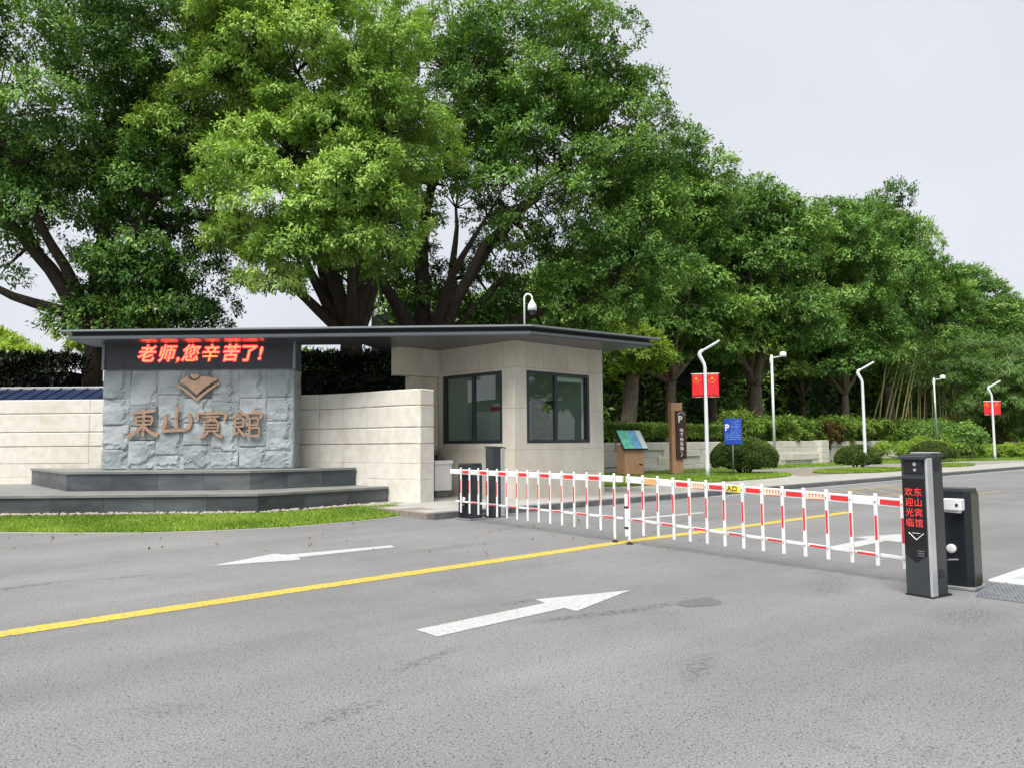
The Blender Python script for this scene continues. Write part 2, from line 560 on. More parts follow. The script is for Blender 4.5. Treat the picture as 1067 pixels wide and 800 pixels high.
def puffs_of(ellipsoids, count, prad, shell=(.70, 1.02), zmin=-.75):
    """small round clumps spread through the outer part of the crown"""
    vol = np.array([e[1][0] * e[1][1] + e[1][0] * e[1][2] + e[1][1] * e[1][2] for e in ellipsoids])
    k = np.maximum(4, (count * vol / vol.sum()).astype(int))
    P = []; O = []; R = []
    for (c, r), m in zip(ellipsoids, k):
        # spread evenly: best candidate sampling
        d = unit(m * 3, zmin)
        keep = [0]
        for i in range(1, m):
            cand = RNG.integers(0, len(d), 12)
            dist = np.min(np.linalg.norm(d[cand][:, None] - d[keep][None], axis=2), axis=1)
            keep.append(int(cand[np.argmax(dist)]))
        d = d[keep]
        rr = RNG.uniform(shell[0], shell[1], (len(d), 1))
        P.append(np.array(c) + d * np.array(r) * rr)
        O.append(d)
        R.append(prad * RNG.uniform(.6, 1.35, len(d)))
    return np.concatenate(P), np.concatenate(O), np.concatenate(R)


def crown_leaves(P, O, R, total, squash=.78, tint_bias=0.0):
    w_ = R ** 2; w_ = w_ / w_.sum()
    idx = RNG.choice(len(P), size=total, p=w_)
    # every puff is itself made of sprigs
    nsprig = 46
    sd = unit(len(P) * nsprig, -.30).reshape(len(P), nsprig, 3)
    sr = RNG.uniform(.72, 1.06, (len(P), nsprig, 1))
    st = RNG.uniform(0, 1, (len(P), nsprig))
    j = RNG.integers(0, nsprig, total)
    d = sd[idx, j] * sr[idx, j]
    d = d + RNG.normal(size=(total, 3)) * .105
    q = d * R[idx][:, None]
    q[:, 2] *= squash
    out = d + O[idx] * .35
    out /= np.linalg.norm(out, axis=1, keepdims=True) + 1e-9
    pt = RNG.uniform(0, 1, len(P))
    tint = .40 * pt[idx] + .36 * st[idx, j] + .24 * RNG.uniform(0, 1, total) + tint_bias
    return P[idx] + q, out, tint


def limb(mb, p0, p1, r0, r1, bend=.12, seg=8, steps=6):
    p0 = Vector(p0); p1 = Vector(p1)
    L = (p1 - p0).length
    off = Vector((random.uniform(-1, 1), random.uniform(-1, 1), random.uniform(-.2, .8))) * L * bend
    pts = []; rad = []
    for i in range(steps + 1):
        t = i / steps
        w_ = 4 * t * (1 - t)
        jit = Vector((random.uniform(-1, 1), random.uniform(-1, 1), random.uniform(-1, 1))) * L * .012
        pts.append(p0.lerp(p1, t) + off * w_ * .5 + (jit if 0 < i < steps else Vector()))
        rad.append(r0 + (r1 - r0) * t)
    mb.tube(pts, rad, seg)
    return pts, rad


def wood_for(mb, fork, P, rad, n_main=6, trunk=None):
    """limbs from the fork out to the clumps"""
    P = [Vector(p) for p in P]
    order = random.sample(range(len(P)), min(n_main, len(P)))
    # choose far apart main targets
    targets = [P[order[0]]]
    while len(targets) < n_main:
        best = max(random.sample(P, min(25, len(P))), key=lambda q: min((q - t).length for t in targets))
        targets.append(best)
    mains = []
    for t in targets:
        tip = Vector(fork).lerp(t, .82)
        mains.append(limb(mb, fork, tip, rad * random.uniform(.45, .62), rad * .10, .16, 8, 8))
    for p in P:
        best = None
        for pts, rr in mains:
            for i in range(3, len(pts)):
                d = (pts[i] - p).length
                if best is None or d < best[0]: best = (d, pts[i], rr[i])
        if best[0] > .3:
            limb(mb, best[1], p, max(.02, best[2] * .6), .012, .18, 5, 4)


def tree(name, label, base, fork, trunk_r, ellipsoids, leaf, npuff, nleaf, leafsize, prad, group=None, limbs=(), bark='bark',
         cat='tree', zmin=-.75, tint_bias=0.0, n_main=6, shell=(.70, 1.02), droop=.45, width=.42):
    base = Vector(base); fork = Vector(fork)
    root = empty(name, base, 0, label, cat, group)
    loc = lambda p: Vector(p) - base
    P, O, R = puffs_of(ellipsoids, npuff, prad, shell, zmin)
    mb = MB()
    H = (fork - base).length
    pts = []; rad = []
    for i in range(9):
        t = i / 8
        p = base.lerp(fork, t) + Vector((math.sin(t * 3 + base.x) * .05 * H * .3, math.cos(t * 2.3 + base.y) * .04 * H * .3, 0)) * (1 if 0 < i < 8 else 0)
        pts.append(p - base)
        rad.append(trunk_r * (1.0 - .3 * t + .55 * math.exp(-t * 9)))
    pts[0] = pts[0] - Vector((0, 0, .25))
    mb.tube(pts, rad, 14)
    for (a, b, r0, r1) in limbs:
        limb(mb, loc(a), loc(b), r0, r1, .10, 10, 7)
    wood_for(mb, fork - base, [loc(p) for p in P], trunk_r, n_main)
    mb.build("trunk", M[bark], root, smooth=True)
    c, o, t = crown_leaves(P, O, R, nleaf, tint_bias=tint_bias)
    leaf_object("crown", c - np.array(base), o, leafsize, M[leaf], t, root, width=width, droop=droop)
    return root


def copy_tree(src, loc, rz, sc, label, group=None):
    r = src.copy(); COL.objects.link(r)
    r.location = loc; r.rotation_euler = (0, 0, rz); r.scale = sc if isinstance(sc, tuple) else (sc, sc, sc)
    r["label"] = label
    if group: r["group"] = group
    for ch in src.children:
        c = ch.copy(); COL.objects.link(c); c.parent = r
    return r


# ================================================================== THE SETTING
def sheet(name, poly, z, mat):
    mb = MB()
    mb.add([(p[0], p[1], z) for p in poly], [tuple(range(len(poly)))])
    return tag(mb.build(name, mat), kind="structure")


sheet("ground", [(-900, -300), (900, -300), (900, 1500), (-900, 1500)], -.03, M['soil'])
road_poly = [sn(-60, -60), sn(260, -60), sn(260, 12.7), sn(11, 12.7), sn(8, 17), sn(-45, 45), sn(-60, 45)]
road = sheet("road", [(p.x, p.y) for p in road_poly], 0.0, M['asphalt'])

# ---- painted markings (children of the road)
def marking(poly_sn, mat, z=.004):
    mb = MB()
    mb.add([sn(s, n, z) for s, n in poly_sn], [tuple(range(len(poly_sn)))])
    return mb.build("painted_marking", M[mat], road)


# centre line: bends a little as it leaves the gate
cl = [(-6, 7.40), (1.06, 7.52), (3.6, 7.65), (6.5, 7.75), (9.1, 7.86), (12.0, 7.80), (16.1, 7.78)]
mb = MB()
vs = []; fs = []
for i, (s, n) in enumerate(cl):
    vs += [sn(s, n - .12, .004), sn(s, n + .12, .004)]
for i in range(len(cl) - 1):
    fs.append((2 * i, 2 * i + 2, 2 * i + 3, 2 * i + 1))
mb.add(vs, fs)
mb.build("painted_marking", M['yellow_paint'], road)
marking([(3.6, 5.06), (5.06, 5.13), (5.04, 4.96), (6.14, 5.28), (5.13, 5.60), (5.08, 5.41), (3.6, 5.36)], 'white_paint')
marking([(6.28, 10.0), (4.72, 10.16), (4.63, 10.38), (3.6, 9.9), (4.64, 9.58), (4.72, 9.82), (6.2, 9.78)], 'white_paint')
marking([(11.7, 10.15), (13.9, 9.98), (13.9, 9.8), (11.7, 9.92)], 'white_paint')
marking([(10.6, 5.2), (11.9, 5.22), (11.85, 5.0), (13.1, 5.36), (11.95, 5.75), (11.9, 5.5), (10.6, 5.48)], 'white_paint')
marking([(20.6, 8.0), (25.4, 7.75), (25.4, 7.92), (20.6, 8.17)], 'yellow_worn')
for k in range(4):      # hatched yellow box
    s0 = 19.6 + k * 1.25
    marking([(s0, 9.4), (s0 + .2, 9.4), (s0 + 2.0, 11.0), (s0 + 1.8, 11.0)], 'yellow_worn')
marking([(19.4, 9.22), (25.2, 9.22), (25.2, 9.38), (19.4, 9.38)], 'yellow_worn')
marking([(20.6, 11.02), (26.4, 11.02), (26.4, 11.18), (20.6, 11.18)], 'yellow_worn')
marking([(18.0, 12.46), (70, 12.46), (70, 12.56), (18.0, 12.56)], 'white_paint')

# dark repair spot and open worn texture on the asphalt, lying flush
def blob(s, n, rs, rn, mat, z, k=26, amp=.25, seed=0):
    pts = []
    for i in range(k):
        a = 2 * math.pi * i / k
        q = 1 + amp * noise.noise(Vector((math.cos(a) * 1.7 + seed, math.sin(a) * 1.7, seed)))
        pts.append((s + rs * q * math.cos(a), n + rn * q * math.sin(a)))
    mb = MB(); mb.add([sn(a, b, z) for a, b in pts], [tuple(range(k))])
    return mb.build("asphalt_patch", mat, road)


M['patch'] = pmat("dark asphalt repair", (.10, .10, .105), .8, var=.3, vscale=30, bump=.5, bscale=60)
blob(6.16, 4.45, .26, .16, M['patch'], .003, seed=3)

# ---- left pavement in front of the gatehouse, with kerb stones and pavers
pave_poly = [sn(8.9, 12.86), sn(120, 12.86), sn(120, 19.5), sn(13.6, 19.5), sn(8.9, 15.8)]
pav = MB()
pav.prism([(p.x, p.y) for p in pave_poly], -.05, .118)
pav = tag(pav.build("pavement", M['joint']), kind="structure")
kb = MB(); kb.box((0, 0, 0), (.985, .16, .20), ch=.012); kb_me = kb.mesh("kerb_stone", M['kerb_dark'])
for i in range(58):
    p = sn(9.45 + i * 1.0, 12.78, .035)
    k_ = link("kerb_stone", kb_me, pav, p, (0, 0, ROAD_RZ))
pv_me = []
for mt in ('paver', 'paver'):
    b_ = MB(); b_.box((0, 0, 0), (1.18, .58, .03), ch=.006); pv_me.append(b_.mesh("paver", M[mt]))
for i in range(40):
    for j in range(10):
        s = 9.6 + i * 1.2 + (.6 if j % 2 else 0); n = 13.18 + j * .6
        if j >= 4 and i > 15: continue
        if n > 12.9 + (s - 8.9) * .62 + 2.6: continue
        p = sn(s, n, .118 + random.uniform(-.001, .001))
        link("paver", pv_me[(i + j) % 2], pav, p, (0, 0, ROAD_RZ))
# sloping dark apron from the lawn to the left barrier
ap = MB()
A = [Vector((-2.05, 16.55)), Vector((-.75, 15.95)), Vector((-.1, 16.9)), Vector((-1.7, 18.1)), Vector((-1.95, 18.2))]
ap.prism([(p.x, p.y) for p in A], -.02, [.01, .02, .11, .125, .12])
ap = ap.build("pavement_apron", M['kerb_dark'], pav)

# ---- right island
isl = MB()
isl.prism([(p.x, p.y) for p in (sn(8.66, 2.84), sn(40, 2.84), sn(40, -2), sn(8.66, -2))], -.05, .088)
isl = tag(isl.build("traffic_island", M['joint']), kind="structure")
for i in range(24):
    b_ = MB(); b_.box((0, 0, 0), (.985, .15, .20), ch=.015)
    b_.build("border_stone", M['paver_white'], isl, loc=sn(9.16 + i, 2.76, .02), rot=(0, 0, ROAD_RZ))
for j in range(4):
    b_ = MB(); b_.box((0, 0, 0), (.20, .985, .20), ch=.015)
    b_.build("border_stone", M['paver_white'], isl, loc=sn(8.76, 2.18 - j, .022), rot=(0, 0, ROAD_RZ))
bg_ = MB(); bg_.box((0, 0, 0), (.395, .195, .03), ch=.005); g_me = bg_.mesh("paver", M['paver_grey'])
bp_ = MB(); bp_.box((0, 0, 0), (.395, .195, .03), ch=.005); p_me = bp_.mesh("paver", M['paver_pink'])
for i in range(9):
    for j in range(11):
        s = 9.07 + i * .4 + (.0 if j < 2 else .2 * (j % 2)); n = 2.58 - j * .2
        grey = j < 2
        link("paver", g_me if grey else p_me, isl, sn(s, n, .105 + random.uniform(-.001, .001)), (0, 0, ROAD_RZ))

# ---- lawns
def lawn(name, poly, z, count, hgt, label, edge=None, slope=None, seed=0, avoid=None):
    zf = (lambda x, y: z) if slope is None else slope
    mb = MB()
    n = len(poly)
    # fan of triangles round the centre so that the sheet can rise a little
    cx = sum(p[0] for p in poly) / n; cy = sum(p[1] for p in poly) / n
    mb.prism([(p[0], p[1]) for p in poly], -.03, [zf(p[0], p[1]) for p in poly])
    base = tag(mb.build(name, M['turf']), kind="structure")
    # blades
    P = np.array([(p[0], p[1]) for p in poly])
    lo = P.min(0); hi = P.max(0)
    pts = []
    tot = 0
    while tot < count:
        q = RNG.uniform(lo, hi, (count, 2))
        inside = np.zeros(len(q), bool)
        j = n - 1
        for i in range(n):
            xi, yi = P[i]; xj, yj = P[j]
            c_ = ((yi > q[:, 1]) != (yj > q[:, 1])) & (q[:, 0] < (xj - xi) * (q[:, 1] - yi) / (yj - yi + 1e-12) + xi)
            inside ^= c_
            j = i
        if avoid is not None:
            for (ax, ay), (bx, by) in zip(avoid[:-1], avoid[1:]):
                ab = np.array([bx - ax, by - ay]); tt = np.clip(((q - [ax, ay]) @ ab) / (ab @ ab), 0, 1)
                inside &= np.linalg.norm(q - (np.array([ax, ay]) + tt[:, None] * ab), axis=1) > .42
        pts.append(q[inside]); tot += inside.sum()
    q = np.concatenate(pts)[:count]
    zz = np.array([zf(a, b) for a, b in q])
    m = len(q)
    h = hgt * RNG.uniform(.5, 1.3, m)
    th = RNG.uniform(0, 2 * math.pi, m)
    wv = np.stack([np.cos(th), np.sin(th), np.zeros(m)], 1) * (.006 + hgt * .09)
    lean = RNG.normal(size=(m, 2)) * .5
    tip = np.stack([lean[:, 0] * h, lean[:, 1] * h, h], 1)
    b0 = np.stack([q[:, 0], q[:, 1], zz], 1)
    v = np.empty((m, 3, 3)); v[:, 0] = b0 - wv; v[:, 1] = b0 + wv; v[:, 2] = b0 + tip
    me = bpy.data.meshes.new("grass_blades")
    me.vertices.add(3 * m); me.vertices.foreach_set("co", v.reshape(-1).astype(np.float32))
    me.loops.add(3 * m); me.loops.foreach_set("vertex_index", np.arange(3 * m, dtype=np.int32))
    me.polygons.add(m); me.polygons.foreach_set("loop_start", np.arange(0, 3 * m, 3, dtype=np.int32))
    me.update(calc_edges=True)
    at = me.attributes.new("tint", 'FLOAT', 'FACE')
    pn = np.array([noise.noise(Vector((a * .8, b * .8, seed))) for a, b in q[::1]]) if m < 200000 else 0
    at.data.foreach_set("value", np.clip(RNG.uniform(.1, .9, m) + .5 * pn, 0, 1).astype(np.float32))
    me.materials.append(M['grass'])
    g = link("grass_blades", me)
    tag(g, label, "grass", kind="stuff")
    return base


LOW = [(-22, 16.2), (-10.6, 16.2), (-5.3, 16.3), (-2.98, 18.66)]
LAWN_F = [(-26, 15.6), (-16, 14.4), (-8.97, 13.80), (-7.6, 13.62), (-6.37, 13.56), (-5.2, 13.8), (-4.1, 14.31), (-3.0, 15.3), (-2.1, 16.6)]
LAWN_B = [(-2.0, 18.15), (-2.95, 18.6), (-5.3, 16.28), (-10.6, 16.17), (-16, 16.15), (-26, 16.4)]


def lawn_z(x, y):
    # rises from the road edge to the step
    f = 14.2 + max(0, (x + 4.5)) * 1.0
    return .02 + .08 * min(1, max(0, (y - f) / 1.6)) if x < -2.6 else .03


lawn("lawn", LAWN_F + LAWN_B, .05, 90000, .045, "short mown grass strip below the dark stone steps", slope=lawn_z, seed=1, avoid=LOW)
# concrete edging between lawn and asphalt
eb = MB()
for a, b in zip(LAWN_F[:-1], LAWN_F[1:]):
    a = Vector((*a, 0)); b = Vector((*b, 0)); d = (b - a); L = d.length; t = d.normalized(); nrm = Vector((t.y, -t.x, 0))
    eb.add([a, b, b + nrm * .09, a + nrm * .09, a + Vector((0, 0, .012)), b + Vector((0, 0, .012)), b + nrm * .09 + Vector((0, 0, .012)), a + nrm * .09 + Vector((0, 0, .012))],
           [(4, 5, 6, 7)[::-1], (2, 3, 7, 6)[::-1], (0, 1, 5, 4)])
tag(eb.build("lawn_edging", M['paver']), kind="structure")

# right-hand verge: back lawn along the low wall, rounded front lobes
def lobe(s0, s1, n0, n1, k=40, skew=1.5):
    pts = []
    for i in range(k):
        a = 2 * math.pi * i / k
        s = (s0 + s1) / 2 + (s1 - s0) / 2 * math.cos(a)
        n = (n0 + n1) / 2 + (n1 - n0) / 2 * math.sin(a) * (abs(math.sin(a)) ** -.25 if abs(math.sin(a)) > 1e-3 else 1) + skew * 0
        p = sn(s, n); pts.append((p.x, p.y))
    return pts


bl = [sn(13.6, 19.5), sn(36, 19.5), sn(44, 18.6), sn(50, 17.6), sn(56, 15.4), sn(110, 15.0), sn(110, 25.2), sn(44.6, 25.2), sn(44.6, 23.1), sn(13.6, 23.1)]
lawn("lawn", [(p.x, p.y) for p in bl], .16, 52000, .085, "mown grass bank running along the low stone wall", seed=2)
lawn("lawn", lobe(17.5, 29.2, 15.3, 19.0), .16, 34000, .085, "rounded grass plot at the foot of the nearest lamp post", seed=3)
lawn("lawn", lobe(31.2, 37.6, 14.7, 17.4), .16, 22000, .085, "rounded grass plot at the foot of the lamp post without flags", seed=4)
lawn("lawn", lobe(40.5, 46.0, 14.8, 17.2), .16, 12000, .09, "small pointed grass plot beyond the gate pillar", seed=5)
e2 = MB()
for a, b in zip(bl[:4], bl[1:5]):
    L = (b - a).length; c = (a + b) / 2; c.z = .13
    e2.box(c, (L, .12, .11), math.atan2((b - a).y, (b - a).x))
tag(e2.build("verge_edging", M['paver_white']), kind="structure")

# raised planting bed behind the low wall
bed = MB()
bed.prism([(p.x, p.y) for p in (sn(9, 23.5), sn(44.9, 23.5), sn(44.9, 25.7), sn(74, 25.7), sn(74, 90), sn(9, 90))], -.05, 1.30)
tag(bed.build("planting_bed", M['soil']), kind="structure")

# ================================================================== STONE WALLS
def path_pts(pts, step):
    """resample a plan polyline, return points and tangents"""
    out = []
    for a, b in zip(pts[:-1], pts[1:]):
        a = Vector(a); b = Vector(b)
        k = max(1, int(round((b - a).length / step)))
        for i in range(k): out.append(a.lerp(b, i / k))
    out.append(Vector(pts[-1]))
    return out


def GRID(i, n, L, edge):
    """grid parameter with a narrow first and last strip for the broken arris"""
    if edge < .004: return i / n
    e_ = min(.25, edge * 1.6 / L)
    return 0.0 if i == 0 else 1.0 if i == n else e_ + (1 - 2 * e_) * (i - 1) / (n - 2)


def rough_block(name, mat, L, T, H, parent, origin, tdir, ndir, amp=.008, nx=8, nz=4, edge=.02, seed=0, proud=0.0):
    """stone with an uneven split face: L along tdir, depth T behind, height H; ndir points out of the face"""
    t = Vector(tdir); n = Vector(ndir); o = Vector(origin)
    vs = []; fs = []
    for j in range(nz + 1):
        for i in range(nx + 1):
            u = GRID(i, nx, L, edge); v = GRID(j, nz, H, edge)
            d = min(u * L, (1 - u) * L, v * H, (1 - v) * H)
            e = -edge * (1 - min(1, d / (edge * 1.5))) * (1 + .8 * noise.noise(Vector((u * L * 6 + seed, v * H * 6, seed)))) if edge > 0 else 0
            q = Vector((u * L * 3.1 + seed * 7.7, v * H * 3.1, seed * 3.3))
            disp = amp * (noise.fractal(q, 1.0, 2.0, 4) if amp else 0)
            vs.append(o + t * (u * L) + Vector((0, 0, v * H)) + n * (proud + e + disp))
    for j in range(nz):
        for i in range(nx):
            a = j * (nx + 1) + i
            fs.append((a, a + 1, a + nx + 2, a + nx + 1))
    b = len(vs)
    ring = [i for i in range(nx + 1)] + [j * (nx + 1) + nx for j in range(1, nz + 1)] + [nz * (nx + 1) + i for i in range(nx - 1, -1, -1)] + [j * (nx + 1) for j in range(nz - 1, 0, -1)]
    for i in ring:
        p = vs[i]
        rel = p - o
        back = p - n * (rel.dot(n)) - n * T
        vs.append(back)
    m_ = len(ring)
    for k in range(m_):
        k2 = (k + 1) % m_
        fs.append((ring[k2], ring[k], b + k, b + k2))
    fs.append(tuple(b + k for k in range(m_)))
    mb = MB(); mb.v = [tuple(p) for p in vs]; mb.f = fs
    return mb.build(name, M[mat], parent)


COURSES = [(.0, .66, .0, .002), (.663, 1.04, .0, .002), (1.043, 1.488, .003, .002), (1.50, 1.878, .006, .003), (1.89, 2.388, .006, .003), (2.40, 2.78, .006, .003)]


def course_wall(root, pts, thick, z0, courses, blk, mat, seed=0, capmat=None):
    """a stone wall along a plan polyline (left to right as seen from the front)"""
    core = MB()
    pl = [Vector(p) for p in pts]
    nrm = []
    for i in range(len(pl)):
        t = (pl[min(i + 1, len(pl) - 1)] - pl[max(i - 1, 0)]).normalized()
        nrm.append(Vector((t.y, -t.x)))
    fr = [p - n * .05 for p, n in zip(pl, nrm)]; bk = [p - n * thick for p, n in zip(pl, nrm)]
    top = courses[-1][1] - .02
    for i in range(len(pl) - 1):
        core.prism([fr[i], fr[i + 1], bk[i + 1], bk[i]], z0, top)
    core.build("wall_core", M['cream_dark'], root)
    rnd = random.Random(seed)
    for ci, (a, b, proud, amp) in enumerate(courses):
        if b <= z0: continue
        a = max(a, z0)
        q = path_pts(pts, blk)
        for i in range(len(q) - 1):
            t = (q[i + 1] - q[i]); L = t.length; t.normalize(); n = Vector((t.y, -t.x))
            off = .0
            rough_block("stone_block", mat, L - .004, thick * .5 if ci < len(courses) - 1 else thick, b - a, root, (q[i].x, q[i].y, a),
                        (t.x, t.y, 0), (n.x, n.y, 0), amp=amp * rnd.uniform(.7, 1.3), nx=10, nz=5, edge=.005 if a < 1.3 else .014, seed=seed + ci * 13 + i, proud=proud + rnd.uniform(-.003, .003))


# left boundary wall
lw = empty("boundary_wall", (-13.2, 21.4, 0), 0, "cream limestone boundary wall left of the grey sign wall", "wall")
course_wall(lw, [(-22 + 13.2, 0), (-11.62 + 13.2, 0), (-9.6 + 13.2, -.10)], .5, 0, COURSES, 2.6, 'cream', 5)
# curved wing wall
wing_pts = [(-5.75, 20.35), (-5.0, 20.12), (-4.3, 19.72), (-3.6, 19.2), (-2.93, 18.66), (-2.15, 18.15)]
ww = empty("wing_wall", (-4.0, 19.5, 0), 0, "curved cream limestone wall between the sign wall and the gatehouse", "wall")
wp = [(x + 4.0, y - 19.5) for x, y in wing_pts]
course_wall(ww, wp, .5, 0, COURSES, .95, 'cream', 11)
t_ = (Vector(wp[-1]) - Vector(wp[-2])).normalized(); n_ = Vector((t_.y, -t_.x))
e0 = Vector(wp[-1]) + t_ * .012 + n_ * 0.006
for ci, (a, b, pr, am) in enumerate(COURSES):     # end face
    rough_block("stone_block", 'cream', .50, .10, b - a, ww, (e0.x, e0.y, a), (-n_.x, -n_.y, 0), (t_.x, t_.y, 0), amp=am, nx=5, nz=4, edge=.005 if a < 1.3 else .014, seed=40 + ci, proud=pr)

# ---- stepped plinth
pl = empty("stepped_plinth", (-7.5, 18.6, 0), 0, "two dark slate steps in front of the sign wall", "steps")
low = LOW
upp = [(-13.05, 21.2), (-10.16, 17.8), (-5.95, 17.72), (-3.9, 19.38)]


def plinth_step(front, back, z0, z1, blk):
    f = [Vector(p) - Vector((-7.5, 18.6)) for p in front]
    bk = [Vector(p) - Vector((-7.5, 18.6)) for p in back]
    core = MB()
    poly = [(p.x, p.y) for p in f] + [(p.x, p.y) for p in bk]
    # inset core
    core.prism([(p[0], p[1] + .045) for p in poly[:len(f)]] + poly[len(f):], z0, z1 - .03)
    core.build("core", M['step'], pl)
    q = path_pts([(p.x, p.y) for p in f], blk)
    for i in range(len(q) - 1):
        t = q[i + 1] - q[i]; L = t.length; t.normalize(); n = Vector((t.y, -t.x))
        rough_block("slab", ('step', 'step2', 'step')[(i * 7 + int(z0 * 10)) % 3], L - .005, .04, z1 - z0 - .05, pl, (q[i].x, q[i].y, z0), (t.x, t.y, 0), (n.x, n.y, 0), amp=.0015, nx=3, nz=2, edge=.003, seed=i)
        # coping with a small nosing
    q2 = path_pts([(p.x, p.y) for p in f], blk * .9)
    for i in range(len(q2) - 1):
        a, b = q2[i], q2[i + 1]
        ta = (q2[i + 1] - q2[max(i - 1, 0)]).normalized(); tb = (q2[min(i + 2, len(q2) - 1)] - q2[i]).normalized()
        na = Vector((ta.y, -ta.x)); nb = Vector((tb.y, -tb.x))
        g = (b - a).normalized() * .002
        cp = MB(); cp.prism([a + na * .035 + g, b + nb * .035 - g, b - nb * .40 - g, a - na * .40 + g], z1 - .05, z1 + random.uniform(-.001, .001))
        cp.build("coping", M['step_top'], pl)


plinth_step(low, [(-2.9, 18.9), (-4.0, 19.8), (-5.5, 20.4), (-9.6, 21.45), (-22, 21.45)], 0.0, .49, 1.15)
plinth_step(upp, [(-4.2, 19.85), (-5.2, 20.3), (-5.6, 20.4), (-9.7, 21.2)], .487, .92, 1.05)
# top paving of the steps
tp = MB(); tp.prism([(p[0] + 7.5, p[1] - 18.6) for p in [(-22, 16.5), (-10.6, 16.5), (-5.45, 16.6), (-3.3, 18.75), (-3.9, 19.5), (-5.6, 20.3), (-9.7, 21.38), (-22, 21.38)]], .455, .485)
tp.build("step_paving", M['step_top'], pl)
tp = MB(); tp.prism([(p[0] + 7.5, p[1] - 18.6) for p in [(-12.6, 21.0), (-10.0, 18.1), (-6.05, 18.02), (-4.15, 19.55), (-5.6, 20.25), (-9.7, 21.15)]], .89, .914)
tp.build("step_paving", M['step_top'], pl)

# pebbles along the foot of the lower step
pb = MB()
q = path_pts([Vector(p) for p in low], .05)
for i in range(len(q) - 1):
    if q[i].x < -17: continue
    t = (q[i + 1] - q[i]).normalized(); n = Vector((t.y, -t.x))
    for k in range(3):
        c = q[i] + n * random.uniform(.05, .40) + t * random.uniform(-.03, .03)
        z = lawn_z(c.x, c.y) + .02
        r = random.uniform(.032, .066)
        a = random.uniform(0, 6.28)
        vs = []
        for (x, y, zz) in ((1, 0, 0), (.3, .8, .1), (-.9, .35, 0), (-.5, -.7, .05), (.6, -.75, 0), (.1, 0, .75), (0, 0, -.6)):
            vs.append(Vector((c.x + r * (x * math.cos(a) - y * math.sin(a)), c.y + r * (x * math.sin(a) + y * math.cos(a)), z + r * zz * .8)))
        pb.add(vs, [(0, 1, 5), (1, 2, 5), (2, 3, 5), (3, 4, 5), (4, 0, 5), (1, 0, 6), (2, 1, 6), (3, 2, 6), (4, 3, 6), (0, 4, 6)])
tag(pb.build("pebbles", M['pebble'], smooth=True), "pale pebbles strewn along the foot of the lower step", "pebbles", kind="stuff")

# ================================================================== SIGN WALL
SX0, SX1, SY = -10.16, -5.42, 19.3
sw = empty("sign_wall", ((SX0 + SX1) / 2, SY + .3, .915), 0, "blue grey split slate sign wall with copper characters and emblem", "sign wall")
sloc = Vector(sw.location)
core = MB(); core.box((0, .03, (4.03 - .915) / 2), (SX1 - SX0 - .06, .54, 4.03 - .915 - .02))
core.build("wall_core", M['slate'], sw)
cols = 7
cw = (SX1 - SX0) / cols
rnd = random.Random(3)
PAT = [[.50, .62, .66, .71], [.72, .36, .52, .89], [.36, .66, .84, .63], [.60, .55, .62, .72], [.42, .80, .46, .81], [.55, .48, .74, .72], [.44, .74, .60, .71]]
for c in range(cols):
    hs = PAT[c]; tot = sum(hs); z = 0
    for r_, h in enumerate(hs):
        h = h / tot * 2.445
        x0 = SX0 + c * cw - sloc.x
        sd = c * 10 + r_
        pr = [.03, .065, .042, .08, .052][(c * 3 + r_ * 2) % 5] + rnd.uniform(-.006, .006)
        nx, nz = 22, 18
        # split face: uneven steps and ridges
        L = cw - .006; H = h - .006
        vs = []; fs = []
        led = [(rnd.uniform(.62, .9), 0.0, -rnd.uniform(.02, .055)), (rnd.uniform(.66, .92), -1.57 if rnd.random() < .6 else 1.57, -rnd.uniform(.0, .04)), (rnd.uniform(.5, 1.0), rnd.uniform(0, 6.28), -rnd.uniform(.0, .025))]
        tx, tz = rnd.uniform(-.03, .03), rnd.uniform(-.03, .03)
        for j in range(nz + 1):
            for i in range(nx + 1):
                u, v = i / nx, j / nz
                q_ = Vector((u * L * 2.2 + sd * 5.1, v * H * 2.2, sd * 1.7))
                d = .034 * noise.fractal(q_, .9, 2.1, 5) + tx * (u - .5) + tz * (v - .5)
                wob = .22 * noise.noise(q_ * 2.2) + .10 * noise.noise(q_ * 7)
                for (fx, fa, stp) in led:
                    q0 = min(1, max(0, ((u - .5) * math.cos(fa) + (v - .5) * math.sin(fa) + .5 + wob - fx) / .09)); d += stp * q0 * q0 * (3 - 2 * q0)
                jag = .014 * noise.noise(Vector((v * 9 + sd, u * 9, 4.4 + sd)))
                ed = min(u * L, (1 - u) * L, v * H, (1 - v) * H)
                if ed < .001: d -= .018
                vs.append(Vector((x0 + .003 + u * L + (jag if 0 < i < nx else 0), -.3 - pr - max(-.06, d), z + .003 + v * H)))
        for j in range(nz):
            for i in range(nx):
                a = j * (nx + 1) + i
                fs.append((a, a + 1, a + nx + 2, a + nx + 1))
        b = len(vs)
        ring = [i for i in range(nx + 1)] + [j * (nx + 1) + nx for j in range(1, nz + 1)] + [nz * (nx + 1) + i for i in range(nx - 1, -1, -1)] + [j * (nx + 1) for j in range(nz - 1, 0, -1)]
        for i in ring: vs.append(Vector((vs[i].x, -.20, vs[i].z)))
        m_ = len(ring)
        for k in range(m_): fs.append((ring[(k + 1) % m_], ring[k], b + k, b + (k + 1) % m_))
        mb = MB(); mb.v = [tuple(p) for p in vs]; mb.f = fs
        mb.build("slate_block", M['slate2' if (c + r_) % 3 else 'slate'], sw)
        z += h
